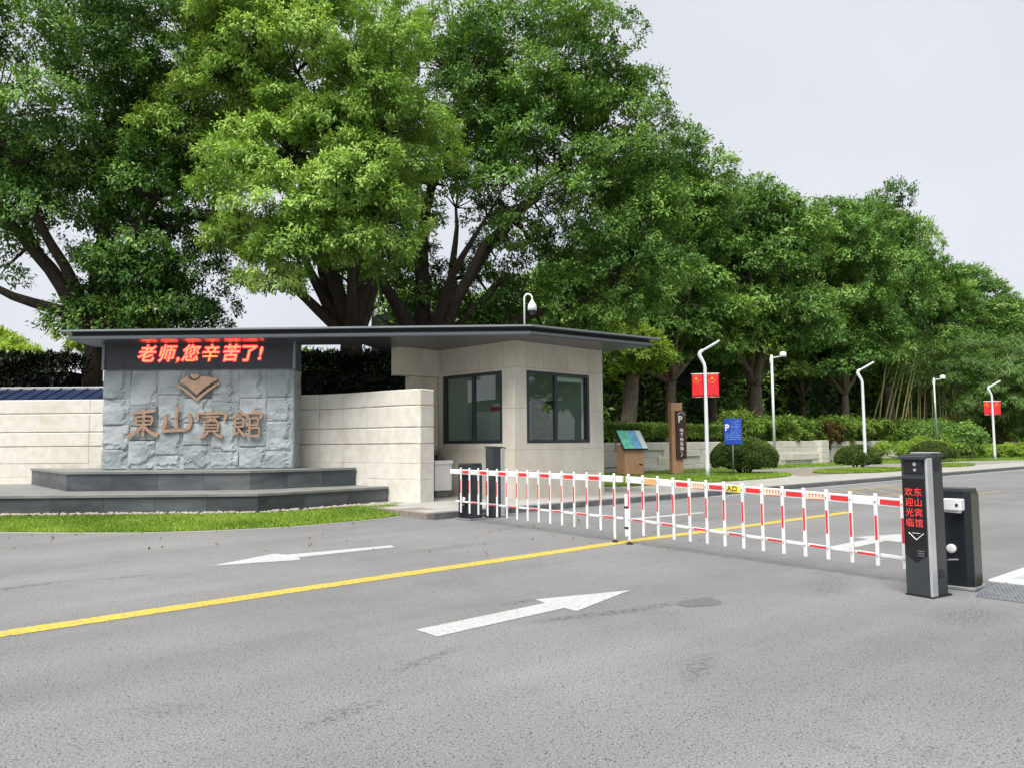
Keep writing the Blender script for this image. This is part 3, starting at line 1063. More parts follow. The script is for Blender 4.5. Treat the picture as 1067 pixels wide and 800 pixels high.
for k in range(4):      # right-hand return
    rough_block("slate_block", 'slate', .60, .05, .606, sw, (SX1 - sloc.x - .01, -.30, k * .611), (0, 1, 0), (1, 0, 0), amp=.03, nx=8, nz=8, edge=.012, seed=70 + k, proud=.015)
    rough_block("slate_block", 'slate', .60, .05, .606, sw, (SX0 - sloc.x + .01, .30, k * .611), (0, -1, 0), (-1, 0, 0), amp=.03, nx=8, nz=8, edge=.012, seed=80 + k, proud=.015)


def stroke(mb, pts, w0, w1, y, dep):
    """a flat brush stroke in the XZ plane, widening from w0 to w1, with depth"""
    P_ = []
    n = len(pts)
    # smooth
    q = []
    for i in range(n - 1):
        p0 = pts[max(i - 1, 0)]; p1 = pts[i]; p2 = pts[i + 1]; p3 = pts[min(i + 2, n - 1)]
        for k in range(4):
            t = k / 4
            f = lambda a, b, c, d: .5 * ((2 * b) + (-a + c) * t + (2 * a - 5 * b + 4 * c - d) * t * t + (-a + 3 * b - 3 * c + d) * t ** 3)
            q.append(Vector((f(p0[0], p1[0], p2[0], p3[0]), f(p0[1], p1[1], p2[1], p3[1]))))
    q.append(Vector(pts[-1]))
    m = len(q); l = []; r = []
    for i in range(m):
        t = (q[min(i + 1, m - 1)] - q[max(i - 1, 0)]).normalized(); nn = Vector((-t.y, t.x))
        ww_ = (w0 + (w1 - w0) * i / (m - 1)) / 2
        if i == 0: q[i] = q[i] - t * ww_ * .5
        if i == m - 1: q[i] = q[i] + t * ww_ * .5
        cap = .72 if i in (0, m - 1) else 1
        l.append(q[i] + nn * ww_ * cap); r.append(q[i] - nn * ww_ * cap)
    vs = [Vector((p.x, y, p.y)) for p in l + r] + [Vector((p.x, y + dep, p.y)) for p in l + r]
    fs = []
    for i in range(m - 1):
        fs.append((i, i + 1, m + i + 1, m + i))
        fs.append((2 * m + i, 2 * m + m + i, 2 * m + m + i + 1, 2 * m + i + 1))
        fs.append((i, 2 * m + i, 2 * m + i + 1, i + 1))
        fs.append((m + i, m + i + 1, 3 * m + i + 1, 3 * m + i))
    fs.append((0, m, 3 * m, 2 * m)); fs.append((m - 1, 3 * m - 1, 4 * m - 1, 2 * m - 1))
    mb.add(vs, fs)


# strokes in a unit square (x right, y up): (points, start width, end width)
GLYPH = {
 '東': [([(.12, .84), (.5, .87), (.86, .92)], .085, .10), ([(.50, 1.0), (.50, .5), (.49, .04)], .09, .09),
       ([(.24, .70), (.25, .44)], .07, .07), ([(.24, .70), (.76, .72), (.74, .44)], .07, .07),
       ([(.25, .57), (.74, .58)], .055, .055), ([(.25, .44), (.74, .45)], .06, .06),
       ([(.46, .40), (.30, .22), (.02, .06)], .07, .13), ([(.53, .40), (.70, .20), (.97, .08)], .07, .14)],
 '山': [([(.52, 1.0), (.50, .6), (.50, .22)], .10, .10), ([(.10, .68), (.14, .5), (.08, .26), (.10, .14)], .13, .10),
       ([(.06, .13), (.4, .16), (.75, .16)], .11, .10), ([(.93, .76), (.98, .50), (.92, .26), (.72, .16)], .11, .12)],
 '賓': [([(.50, 1.0), (.53, .92)], .09, .07), ([(.04, .88), (.05, .66)], .08, .11), ([(.04, .88), (.5, .89), (.95, .88), (.93, .66)], .07, .10),
       ([(.24, .75), (.76, .77)], .055, .055), ([(.50, .77), (.42, .62)], .05, .05), ([(.34, .66), (.62, .68)], .045, .045), ([(.60, .74), (.66, .63)], .045, .05),
       ([(.30, .58), (.29, .22)], .06, .06), ([(.30, .58), (.70, .59), (.71, .22)], .06, .06), ([(.31, .47), (.70, .47)], .045, .045),
       ([(.31, .36), (.70, .36)], .045, .045), ([(.29, .24), (.71, .24)], .05, .05), ([(.40, .20), (.30, .08), (.14, .01)], .06, .10), ([(.60, .20), (.72, .08), (.86, .04)], .06, .11)],
 '館': [([(.26, 1.0), (.16, .84), (.02, .70)], .06, .08), ([(.27, .97), (.36, .86), (.46, .80)], .06, .07), ([(.20, .80), (.34, .80)], .05, .05),
       ([(.12, .68), (.11, .12)], .07, .07), ([(.12, .68), (.38, .69), (.38, .38)], .06, .06), ([(.13, .54), (.37, .54)], .045, .045), ([(.13, .40), (.37, .40)], .05, .05),
       ([(.11, .12), (.24, .20)], .06, .06), ([(.22, .36), (.32, .2), (.44, .06)], .06, .09),
       ([(.74, 1.0), (.77, .90)], .08, .06), ([(.53, .86), (.54, .70)], .06, .08), ([(.53, .86), (.98, .88), (.94, .70)], .06, .09),
       ([(.60, .70), (.60, .04)], .07, .07), ([(.60, .68), (.86, .69), (.86, .44)], .06, .06), ([(.61, .45), (.86, .45)], .055, .055),
       ([(.60, .33), (.90, .34), (.90, .06)], .06, .06), ([(.60, .06), (.91, .06)], .07, .07)],
}


def px_panel(x, y):
    """photo position measured on the sign wall face, in metres"""
    return (x - 533.5) / 810 * 19.17 - sloc.x, 1.5 + (466.0 - .0085 * x - y) / 810 * 19.17 - sloc.z


for ch, (xa, xb, ya, yb) in zip('東山賓館', ((134, 165, 426, 456), (168, 199, 425, 453), (204, 236, 428, 456), (241, 273, 427.5, 456))):
    x0, z1 = px_panel(xa, ya); x1, z0 = px_panel(xb, yb)
    mb = MB()
    for k, (pts, w0, w1) in enumerate(GLYPH[ch]):
        sz = (x1 - x0)
        stroke(mb, [(x0 + p[0] * sz, z0 + p[1] * (z1 - z0)) for p in pts], w0 * sz * 1.02, w1 * sz * 1.02, -.43 - k * .0015, .045 + k * .0008)
    o = fix_normals(mb.build("character", M['copper'], sw))
    # stand-off pins
    pn = MB()
    for u, v in ((.3, .3), (.5, .6), (.5, .2)):
        pn.box((x0 + u * (x1 - x0), -.37, z0 + v * (z1 - z0)), (.02, .16, .02))
    pn.build("standoff", M['copper_side'], o)


def plate_xz(mb, poly, y0, y1):
    n = len(poly)
    vs = [Vector((p[0], y0, p[1])) for p in poly] + [Vector((p[0], y1, p[1])) for p in poly]
    fs = [tuple(range(n)), tuple(range(n, 2 * n))[::-1]] + [(i, n + i, n + (i + 1) % n, (i + 1) % n) for i in range(n)]
    mb.add(vs, fs)


def zpx(x, y): return px_panel(130 + x / 7.11, 350 + y / 7.11)


em = MB()
plate_xz(em, [zpx(*p) for p in ((400, 342), (432, 316), (458, 296), (468, 318), (490, 334), (515, 338), (545, 320), (556, 302), (600, 306), (650, 314), (690, 322), (640, 350), (590, 384), (556, 414), (528, 440), (500, 415), (460, 378), (428, 355))], -.445, -.39)
emb = fix_normals(em.build("emblem", M['copper'], sw))
em = MB(); plate_xz(em, [zpx(*p) for p in ((478, 290), (500, 284), (530, 285), (548, 296), (538, 312), (515, 324), (492, 318))], -.446, -.39)
fix_normals(em.build("emblem_disc", M['copper'], emb))
em = MB(); plate_xz(em, [zpx(*p) for p in ((376, 372), (384, 364), (430, 388), (480, 424), (528, 464), (570, 428), (630, 384), (694, 348), (696, 360), (640, 398), (580, 444), (532, 494), (486, 452), (430, 408))], -.442, -.39)
fix_normals(em.build("emblem_chevron", M['copper'], emb))
pn = MB()
for u, v in ((470, 350), (600, 350), (530, 420), (528, 478)):
    a, b = zpx(u, v); pn.box((a, -.38, b), (.02, .12, .02))
pn.build("standoff", M['copper_side'], emb)

# ---- LED display above the slate
ld = empty("led_display", (sloc.x, SY - .05, 3.365), 0, "dark led display with glowing orange characters under the roof", "led display")
fr = MB(); fr.box((0, .30, .335), (SX1 - SX0 + .04, .54, .66)); fr.build("housing", M['led_frame'], ld)
sc_ = MB(); sc_.box((0, .022, .335), (SX1 - SX0 - .10, .03, .63)); sc_.build("screen", M['led_black'], ld)
for sx in (-1, 1):
    tr = MB(); tr.box((sx * (SX1 - SX0 + .01) / 2, .01, .335), (.07, .07, .66), ch=.005); tr.build("trim", M['led_frame'], ld)
# fine dark grid of modules on the screen
for i in range(1, 10):
    g = MB(); g.box((-2.32 + i * .464, .0055, .335), (.004, .003, .62)); g.build("module_seam", M['black'], ld)
for k, (ch, xa) in enumerate((('老', 150), ('师', 171), (',', 183.5), ('您', 196), ('辛', 216.5), ('苦', 238), ('了', 256.5), ('!', 269))):
    x = (xa - 533.5) / 810 * (SY - .05) - sloc.x
    z = 1.5 + (464.2 - 370.0) / 810 * SY - 3.365
    sz = .44
    ob = link("lit_character", text_mesh(ch, sz, M['led_red'], .002, .016, .22), ld)
    ob.matrix_local = face_matrix((x, -.0, z), (1, 0, 0), (0, -1, 0))
    o2 = link("lit_core", text_mesh(ch, sz, M['led_orange'], .002, .003, .22), ob)
    o2.location = (0, 0, .006)

# ================================================================== CANOPY ROOF
roof = empty("canopy_roof", (-4.0, 20.5, 4.03), 0, "long flat dark metal canopy roof with a stepped edge", "roof")
RP = [(-10.75, 18.35), (.48, 18.08), (3.99, 20.68), (-.1, 24.9), (-3.6, 21.9), (-3.95, 19.95), (-10.9, 20.05)]
cx_ = Vector((-4.0, 20.5))
RL = [Vector(p) - cx_ for p in RP]


def inset(poly, d):
    n = len(poly); out = []
    for i in range(n):
        a, b, c = poly[i - 1], poly[i], poly[(i + 1) % n]
        t1 = (b - a).normalized(); t2 = (c - b).normalized()
        n1 = Vector((-t1.y, t1.x)); n2 = Vector((-t2.y, t2.x))
        bis = (n1 + n2); k = d / max(.25, (1 + n1.dot(n2)))
        out.append(b + bis * k)
    return out


m1 = MB(); m1.prism(RL, .185, .225); m1.build("upper_edge", M['roof_light'], roof)
m2 = MB(); m2.prism(inset(RL, .20), .085, .1845); m2.build("edge_recess", M['recess'], roof)
m3 = MB(); m3.prism(inset(RL, .13), .02, .0845); m3.build("lower_edge", M['roof_light'], roof)
m4 = MB(); m4.prism(inset(RL, .16), .0, .0195); m4.build("soffit", M['soffit'], roof)

# ================================================================== GATEHOUSE
GU = Vector((.716, .698)); GU.normalize(); GV = Vector((-GU.y, GU.x))
GRZ = math.atan2(GU.y, GU.x)
gh = empty("gatehouse", (.06, 19.1, 0), GRZ, "beige stone gatehouse with two dark framed windows", "gatehouse")
# local: X along the right face, Y along the left face, origin at the front corner
BW, BL, ZT, ZB = 3.43, 3.75, 4.028, .1
WZ0, WZ1 = 1.49, 3.30
LW = (.45, 2.77)       # window on the left face (along Y)
RW = (.43, 2.84)       # window on the right face (along X)


def wall_panel(x0, x1, y0, y1, z0, z1, mat='beige', ch=.004, par=gh):
    b = MB(); b.box(((x0 + x1) / 2, (y0 + y1) / 2, (z0 + z1) / 2), (x1 - x0, y1 - y0, z1 - z0), ch=ch)
    return b.build("stone_panel", M[mat], par)


# core walls with openings
cr_ = MB()
def cbox(x0, x1, y0, y1, z0, z1): cr_.box(((x0 + x1) / 2, (y0 + y1) / 2, (z0 + z1) / 2), (x1 - x0, y1 - y0, z1 - z0))
cbox(.03, BW - .03, .03, .18, ZB, WZ0 - .003); cbox(.03, BW - .03, .03, .18, WZ1 + .003, ZT)
cbox(.03, RW[0] - .003, .03, .18, WZ0 - .003, WZ1 + .003); cbox(RW[1] + .003, BW - .03, .03, .18, WZ0 - .003, WZ1 + .003)
cbox(.03, .18, .18, BL, ZB, WZ0 - .003); cbox(.03, .18, .18, BL, WZ1 + .003, ZT)
cbox(.03, .18, .18, LW[0] - .003, WZ0 - .003, WZ1 + .003); cbox(.03, .18, LW[1] + .003, BL, WZ0 - .003, WZ1 + .003)
cbox(BW - .18, BW - .03, .18, 1.72, ZB, ZT); cbox(BW - .18, BW - .03, 2.62, BL, ZB, ZT); cbox(BW - .18, BW - .03, 1.72, 2.62, 2.72, ZT)
cbox(.18, BW - .18, BL - .15, BL, ZB, ZT)
cr_.build("wall_core", M['inside_wall'], gh)
# stone cladding, right face (y = 0)
e = .004
for (a, b) in ((0.032, .43), (.43, 1.05), (1.05, 1.95), (1.95, 2.84), (2.84, BW)):
    wall_panel(a + e, b - e, 0, .03, WZ1 + .07, ZT, 'beige')
for (a, b) in ((0.032, .43), (2.84, BW)):
    wall_panel(a + e, b - e, 0, .03, WZ0 - .16, 2.35, 'beige2'); wall_panel(a + e, b - e, 0, .03, 2.354, WZ1 + .066, 'beige2')
for (a, b) in ((.43, 1.63), (1.63, 2.84)):
    wall_panel(a + e, b - e, 0, .03, WZ1 + .003, WZ1 + .066, 'beige2'); 
    wall_panel(a + e, b - e, 0, .03, WZ0 - .16, WZ0 - .003, 'beige2')
for i, (a, b) in enumerate(((0.032, .86), (.86, 1.72), (1.72, 2.58), (2.58, BW))):
    wall_panel(a + e, b - e, 0, .03, .72, WZ0 - .164, 'beige2'); wall_panel(a + e, b - e, 0, .03, .12, .716, 'beige2')
# left face (x = 0)
for (a, b) in ((0, .42), (.42, 1.28), (1.28, 2.14), (2.14, 2.9)):
    wall_panel(0, .03, a + e * (a > 0), b - e, WZ1 + .07, ZT, 'beige')
for (a, b) in ((0, .45), (2.77, 2.9)):
    wall_panel(0, .03, a + e * (a > 0), b - e, WZ0 - .16, 2.35, 'beige2'); wall_panel(0, .03, a + e * (a > 0), b - e, 2.354, WZ1 + .066, 'beige2')
for (a, b) in ((.45, 1.6), (1.6, 2.77)):
    wall_panel(0, .03, a + e, b - e, WZ1 + .003, WZ1 + .066, 'beige2'); wall_panel(0, .03, a + e, b - e, WZ0 - .16, WZ0 - .003, 'beige2')
for (a, b) in ((0, .97), (.97, 1.94), (1.94, 2.9)):
    wall_panel(0, .03, a + e * (a > 0), b - e, .72, WZ0 - .164, 'beige'); wall_panel(0, .03, a + e * (a > 0), b - e, .12, .716, 'beige')
# far side and back cladding
for (a, b) in ((.034, .88), (.88, 1.72), (2.62, BL)):
    wall_panel(BW - .03, BW, a + e, b - e, .12, 2.1); wall_panel(BW - .03, BW, a + e, b - e, 2.104, ZT)
wall_panel(BW - .03, BW, 1.724, 2.616, 2.724, ZT)
# projecting beam and side wall to the left
wall_panel(-1.37, -.69, 2.905, 3.25, 3.29, ZT, 'beige'); wall_panel(-.686, .0, 2.905, 3.25, 3.29, ZT, 'beige')
wall_panel(-.95, -.475, 3.0, 3.2, .12, 3.285, 'beige'); wall_panel(-.471, .0, 3.0, 3.2, .12, 3.285, 'beige')


def window(name, along, a, b, extra):
    """frame in the right (along='x') or left (along='y') face"""
    def bx_(u0, u1, d0, d1, z0, z1, nm, mat, par, ch=.004):
        m = MB()
        if along == 'x': m.box(((u0 + u1) / 2, (d0 + d1) / 2, (z0 + z1) / 2), (u1 - u0, d1 - d0, z1 - z0), ch=ch)
        else: m.box(((d0 + d1) / 2, (u0 + u1) / 2, (z0 + z1) / 2), (d1 - d0, u1 - u0, z1 - z0), ch=ch)
        return m.build(nm, M[mat], par)
    w_ = bx_(a, a + .085, -.006, .12, WZ0, WZ1, "window", 'dark_frame', gh)
    bx_(b - .085, b, -.006, .12, WZ0, WZ1, "frame", 'dark_frame', w_)
    bx_(a + .086, b - .086, -.006, .12, WZ0, WZ0 + .085, "frame", 'dark_frame', w_)
    bx_(a + .086, b - .086, -.006, .12, WZ1 - .075, WZ1, "frame", 'dark_frame', w_)
    mid = (a + b) / 2 + extra
    bx_(mid - .05, mid + .05, .012, .10, WZ0 + .087, WZ1 - .077, "mullion", 'dark_frame', w_)
    bx_(a + .086, mid - .051, .05, .056, WZ0 + .087, WZ1 - .077, "pane", 'glass', w_, 0)
    bx_(mid + .051, b - .086, .065, .071, WZ0 + .087, WZ1 - .077, "pane", 'glass', w_, 0)
    if along == 'x':      # white inner sash
        for u in (mid + .10, b - .17):
            bx_(u, u + .05, .12, .16, WZ0 + .09, WZ1 - .08, "sash", 'inside_white', w_)
        bx_(mid + .155, b - .175, .12, .16, WZ1 - .20, WZ1 - .08, "sash", 'inside_white', w_)
    return w_


window("window", 'x', *RW, -.10)
window("window", 'y', *LW, -.05)
# inside: floor, ceiling, desk, cupboard
def inner(nm, x0, x1, y0, y1, z0, z1, mat):
    m = MB(); m.box(((x0 + x1) / 2, (y0 + y1) / 2, (z0 + z1) / 2), (x1 - x0, y1 - y0, z1 - z0), ch=.005)
    return m.build(nm, M[mat], gh)
inner("floor", .19, BW - .19, .19, BL - .16, .12, .15, 'inside_floor')
inner("ceiling", .19, BW - .19, .19, BL - .16, 3.62, 3.66, 'soffit_back')
dr = inner("door_frame", BW - .14, BW - .08, 1.722, 1.80, .15, 2.718, 'dark_frame')
inner("door_frame", BW - .14, BW - .08, 2.54, 2.618, .15, 2.718, 'dark_frame')
inner("door_frame", BW - .14, BW - .08, 1.802, 2.538, 2.63, 2.718, 'dark_frame')
inner("door_pane", BW - .115, BW - .108, 1.802, 2.538, .15, 2.628, 'glass')

cup = empty("filing_cabinet", gh.matrix_world @ Vector((0, 0, 0)), 0, "pale cupboard standing behind the left gatehouse window", "cupboard")
bpy.context.view_layer.update()
GM = Matrix.Translation((.06, 19.1, 0)) @ Matrix.Rotation(GRZ, 4, 'Z')
cup.location = GM @ Vector((1.05, 1.75, .15)); cup.rotation_euler = (0, 0, GRZ)
b = MB(); b.box((0, 0, 1.1), (.6, 1.1, 2.2), ch=.01); body = b.build("body", M['inside_wall'], cup)
for sy in (-.27, .27):
    b = MB(); b.box((-.308, sy, 1.1), (.014, .5, 2.1), ch=.004); b.build("door", M['inside_white'], body)
cap_ = empty("red_safety_helmet", GM @ Vector((.98, 1.5, 2.35)), 0, "row of red and white boxes on the cupboard behind the left window", "box")
cap_.name = "storage_box"
b = MB(); b.box((0, 0, .05), (.5, .3, .10), GRZ, ch=.01); b.build("box_base", M['red_plastic'], cap_)
b = MB(); b.box((0, 0, .15), (.42, .26, .098), GRZ, ch=.02); b.build("box_lid", M['inside_white'], cap_)
dk = empty("desk", GM @ Vector((2.3, .65, .15)), GRZ, "white desk under the right gatehouse window", "desk")
b = MB(); b.box((0, 0, .76), (1.6, .7, .04), ch=.005); b.build("desk_top", M['inside_white'], dk)
for sx in (-.75, .75):
    b = MB(); b.box((sx, 0, .37), (.04, .65, .74), ch=.004); b.build("leg", M['inside_white'], dk)

# ---- rooftop camera
rc = empty("security_camera", (.33, 19.6, 4.255), 0, "white dome security camera on a hooked pole above the roof", "camera")
m = MB()
hk = [(0, 0, 0), (0, 0, .9)] + [(.10 - .10 * math.cos(a), 0, .9 + .11 * math.sin(a)) for a in np.linspace(.35, math.pi, 8)] + [(.20, 0, .84)]
m.tube(hk, .022, 10); m.build("pole", M['white_metal'], rc, True)
m = MB(); m.lathe([(.03, .16), (.045, .12), (.10, .04), (.115, -.02), (.115, -.10), (.10, -.11)], 18, (.20, 0, .70)); m.build("housing", M['white_metal'], rc, True)
m = MB(); m.lathe([(.095, 0), (.09, -.05), (.06, -.095), (.015, -.11)], 16, (.20, 0, .585)); m.build("dome", M['black_gloss'], rc, True)
m = MB(); m.box((0, 0, .01), (.14, .14, .02)); m.build("base_plate", M['white_metal'], rc)

# ---- planter by the gatehouse
pt = empty("planter", (-1.93, 20.0, .12), GRZ, "white box planter with dry twigs beside the gatehouse wall", "planter")
m = MB(); m.box((0, 0, .52), (.55, .5, .66), ch=.01); m.build("box", M['white_metal'], pt)
m = MB(); m.box((0, 0, .90), (.60, .55, .10), ch=.01); m.build("rim", M['white_metal'], pt)
m = MB(); m.box((0, 0, .10), (.45, .42, .2)); m.build("base", M['kerb_dark'], pt)
m = MB()
for k in range(60):
    a = random.uniform(0, 6.28); r = random.uniform(.05, .28); h = random.uniform(.12, .4)
    x, y = random.uniform(-.2, .2), random.uniform(-.18, .18)
    m.tube([(x, y, .93), (x + r * .5 * math.cos(a), y + r * .5 * math.sin(a), .93 + h * .7), (x + r * math.cos(a), y + r * math.sin(a), .93 + h)], [.006, .004, .002], 4)
m.build("dry_twigs", M['bark'], pt)
m = MB(); m.box((0, 0, .953), (.5, .45, .006)); m.build("soil", M['soil'], pt)

# ================================================================== BARRIER GATE
def gate_s(n): return 8.50 + .092 * (n - 3.1)
ARM_RZ = math.atan2((sn(gate_s(12), 12) - sn(gate_s(3), 3)).y, (sn(gate_s(12), 12) - sn(gate_s(3), 3)).x)   # along the arm, towards the left cabinet


def barrier_arm(root, n_from, n_to, zf, zt, slats, span, segs, tail_n, film):
    """beam, lower rail and hanging bars; n runs from the inner end to the hinge"""
    o = Vector(root.location)
    def at(n, z, ds=0.0): return sn(gate_s(n) + ds, n, z) - o
    def beam(na, nb, za, zb, hh, dd, nm, mat, ds=0.0, par=root):
        a = at(na, za, ds); b = at(nb, zb, ds)
        c = (a + b) / 2; d = b - a
        x = d.normalized(); y = Vector((-x.y, x.x, 0)).normalized(); z = x.cross(y)
        if z.z < 0: z = -z; y = -y
        R = Matrix((x, y, z)).transposed()
        m = MB(); m.box(c, (d.length, dd, hh), ch=min(hh, dd) * .12, M=R)
        return m.build(nm, M[mat], par)
    zb = lambda n: zf + (zt - zf) * (n - n_from) / (n_to - n_from)
    zl = lambda n: zb(n) - .60 + (.02 if n_to > n_from else .02)
    bm_ = beam(n_from, tail_n, zb(n_from), zb(tail_n), .095, .045, "beam", 'white_metal', 0)
    rail = beam(n_from, n_to + (.25 if n_to > n_from else -.25), zl(n_from), zl(n_to), .034, .02, "lower_rail", 'white_metal', 0)
    for i, n in enumerate(slats):
        zz = zb(n)
        foot = .04 if i == 0 else .15
        L = zz + .085 - foot
        p = at(n, 0, -.04)
        m = MB(); m.box((0, 0, 0), (.042, .022, L), ch=.004)
        b_ = m.build("bar", M['white_metal'], root, loc=(p.x, p.y, foot + L / 2), rot=(0, 0, ARM_RZ))
        m = MB(); m.box((0, .0115, 0), (.026, .003, .26)); m.build("red_sleeve", M['red_film'], b_, loc=(0, 0, zz - .28 - foot - L / 2))
        m = MB(); m.lathe([(.009, -.006), (.009, .006)], 8)
        for z2 in (zz, zl(n)):
            bo = m.build("bolt", M['steel'], b_); bo.rotation_euler = (math.pi / 2, 0, 0)
            bo.location = (0, .0135 if (Matrix.Rotation(ARM_RZ, 3, 'Z') @ Vector((0, 1, 0))).dot(Vector((D2.x, D2.y, 0))) < 0 else -.0135, z2 - foot - L / 2)
        if i == 0:
            m = MB(); m.lathe([(.05, 0), (.045, .02), (.015, .03), (.015, .06)], 12); m.build("foot", M['black'], root, loc=(p.x, p.y, .002))
    for k, mat in enumerate(segs):
        if k >= len(slats) - 1: break
        a, b = slats[k], slats[k + 1]
        d_ = (b - a)
        a2, b2 = a + d_ * .14, b - d_ * .10
        if mat == 'red_film':
            beam(a2, b2, zb(a2), zb(b2), .055, .004, "red_film", mat, -.0245)
        elif mat:
            f_ = beam(a2 - d_ * .04, b2, zb(a2), zb(b2), .085, .004, "notice", mat, -.0245)
            mid = (a2 + b2) / 2
            if mat == 'yellow_film':
                tx = link("lettering", text_mesh("入口", .082, M['black'], .0008, .002), root)
                r = (at(3, 0) - at(12, 0)); r.z = 0
                tx.matrix_local = face_matrix(at(mid + .03, zb(mid), -.032), r, -Vector((D2.x, D2.y, 0)))
            elif mat == 'pink_film':
                m = MB()
                for q_ in range(5):
                    nn_ = a2 + (b2 - a2) * (.12 + q_ * .19)
                    c = at(nn_, zb(nn_) + .006, -.029); m.box(c, (.006, .002, .045), ARM_RZ); m.box(c + Vector((0, 0, .012)), (.022, .0016, .006), ARM_RZ)
                c0 = at(mid, zb(mid) - .037, -.029); m.box(c0, (abs(b2 - a2) * .95, .002, .008), ARM_RZ)
                m.build("print", M['red_plastic'], root)
        rl = (k % 2 == 0)
        if rl: beam(a2, b2, zl(a2), zl(b2), .024, .003, "red_film", 'red_film', -.0118)
    return at, zb


# left arm: bars from the middle (n = 7.93) to the left cabinet
la = empty("boom_barrier", sn(gate_s(10), 10, 0), 0, "left red and white fence boom barrier in front of the gatehouse", "boom barrier", "boom barriers of the gate")
sl = [7.93 + i * (12.28 - 7.93) / 14 for i in range(15)]
barrier_arm(la, 7.78, 12.28, .945, .94, sl, .3, [None if i % 2 == 0 else 'red_film' for i in range(14)], 12.72, None)
ra = empty("boom_barrier", sn(gate_s(5.5), 5.5, 0), 0, "right fence boom barrier carrying the yellow notice, reaching the led pillar", "boom barrier", "boom barriers of the gate")
sl = [7.62 + i * (3.55 - 7.62) / 14 for i in range(15)]
sg = ['red_film', 'orange_film', None, 'red_film', 'pink_film', 'red_film', 'yellow_film', 'red_film', 'pink_film', 'red_film', 'pink_film', 'red_film', None, 'red_film']
sg[0] = None
at_r, zb_r = barrier_arm(ra, 7.70, 3.55, .945, .83, sl, .3, sg, 2.98, None)
# support post at the free end of the right arm
m = MB(); m.box((0, 0, 0), (.06, .05, .62), ch=.01); p = at_r(7.66, .42, -.045)
po = m.build("support_post", M['white_metal'], ra, loc=p, rot=(0, 0, ARM_RZ))
for z in (-.12, .18):
    m = MB(); m.box((0, 0, z - .06), (.066, .056, .03)); m.build("black_band", M['black'], po)


def cabinet(root_loc, label, h, wn, ds, rz_side=1):
    c = empty("barrier_cabinet", root_loc, ROAD_RZ, label, "barrier cabinet", "gate barrier cabinets")
    # local X along the road, local Y across; front face at x = 0
    m = MB()
    prof = [(0, 0), (ds, 0), (ds, wn), (0, wn)]
    r_ = .05
    poly = []
    for (x, y), (cx, cy) in zip(prof, ((1, 1), (-1, 1), (-1, -1), (1, -1))):
        poly += [(x, y + cy * r_), (x + cx * r_, y)] if (cx * cy > 0) else [(x + cx * r_, y), (x, y + cy * r_)]
    m.prism(poly, .03, h - .03)
    pin = [((x - ds / 2) * .96 + ds / 2, (y - wn / 2) * .96 + wn / 2) for x, y in poly]
    b = fix_normals(m.build("body", M['cab_dark'], c))
    m = MB(); m.prism(pin, h - .03, h); fix_normals(m.build("lid", M['cab_mid'], c))
    m = MB(); m.box((ds / 2, wn / 2, .015), (ds + .06, wn + .06, .03), ch=.004); m.build("base_plate", M['steel'], c)
    side = MB(); side.box((ds / 2, -.004, h / 2), (ds - .10, .008, h - .10), ch=.002); side.build("side_panel", M['cab_olive' if rz_side > 0 else 'cab_mid'], c)
    # bracket and hub for the arm
    m = MB(); m.lathe([(.045, 0), (.045, .03), (.03, .035)], 18)
    k = m.build("hinge_cap", M['white_metal'], c, True, loc=(0, wn * .42, .40)); k.rotation_euler = (0, -math.pi / 2, 0)
    m = MB(); m.tube([(-.005, wn * .55, .27), (-.05, wn * .45, .29), (-.05, wn * .25, .30)], .010, 8); m.build("tie_rod", M['steel'], c)
    return c


cabinet(sn(gate_s(12.2) + .035, 12.1, .004), "dark barrier cabinet at the left end of the gate", 1.10, .40, .36, -1)
rcab = cabinet(sn(8.56, 2.93, .004), "dark barrier cabinet standing behind the led pillar", 1.0, .42, .30, 1)
# beam mount on the right cabinet
m = MB(); m.box((-.058, .12, .845), (.10, .17, .115), ch=.008); mt_ = m.build("beam_clamp", M['white_metal'], rcab)
m = MB(); m.lathe([(.014, 0), (.014, .006)], 12); k = m.build("bolt", M['black'], mt_, loc=(-.109, .075, .845)); k.rotation_euler = (0, -math.pi / 2, 0)


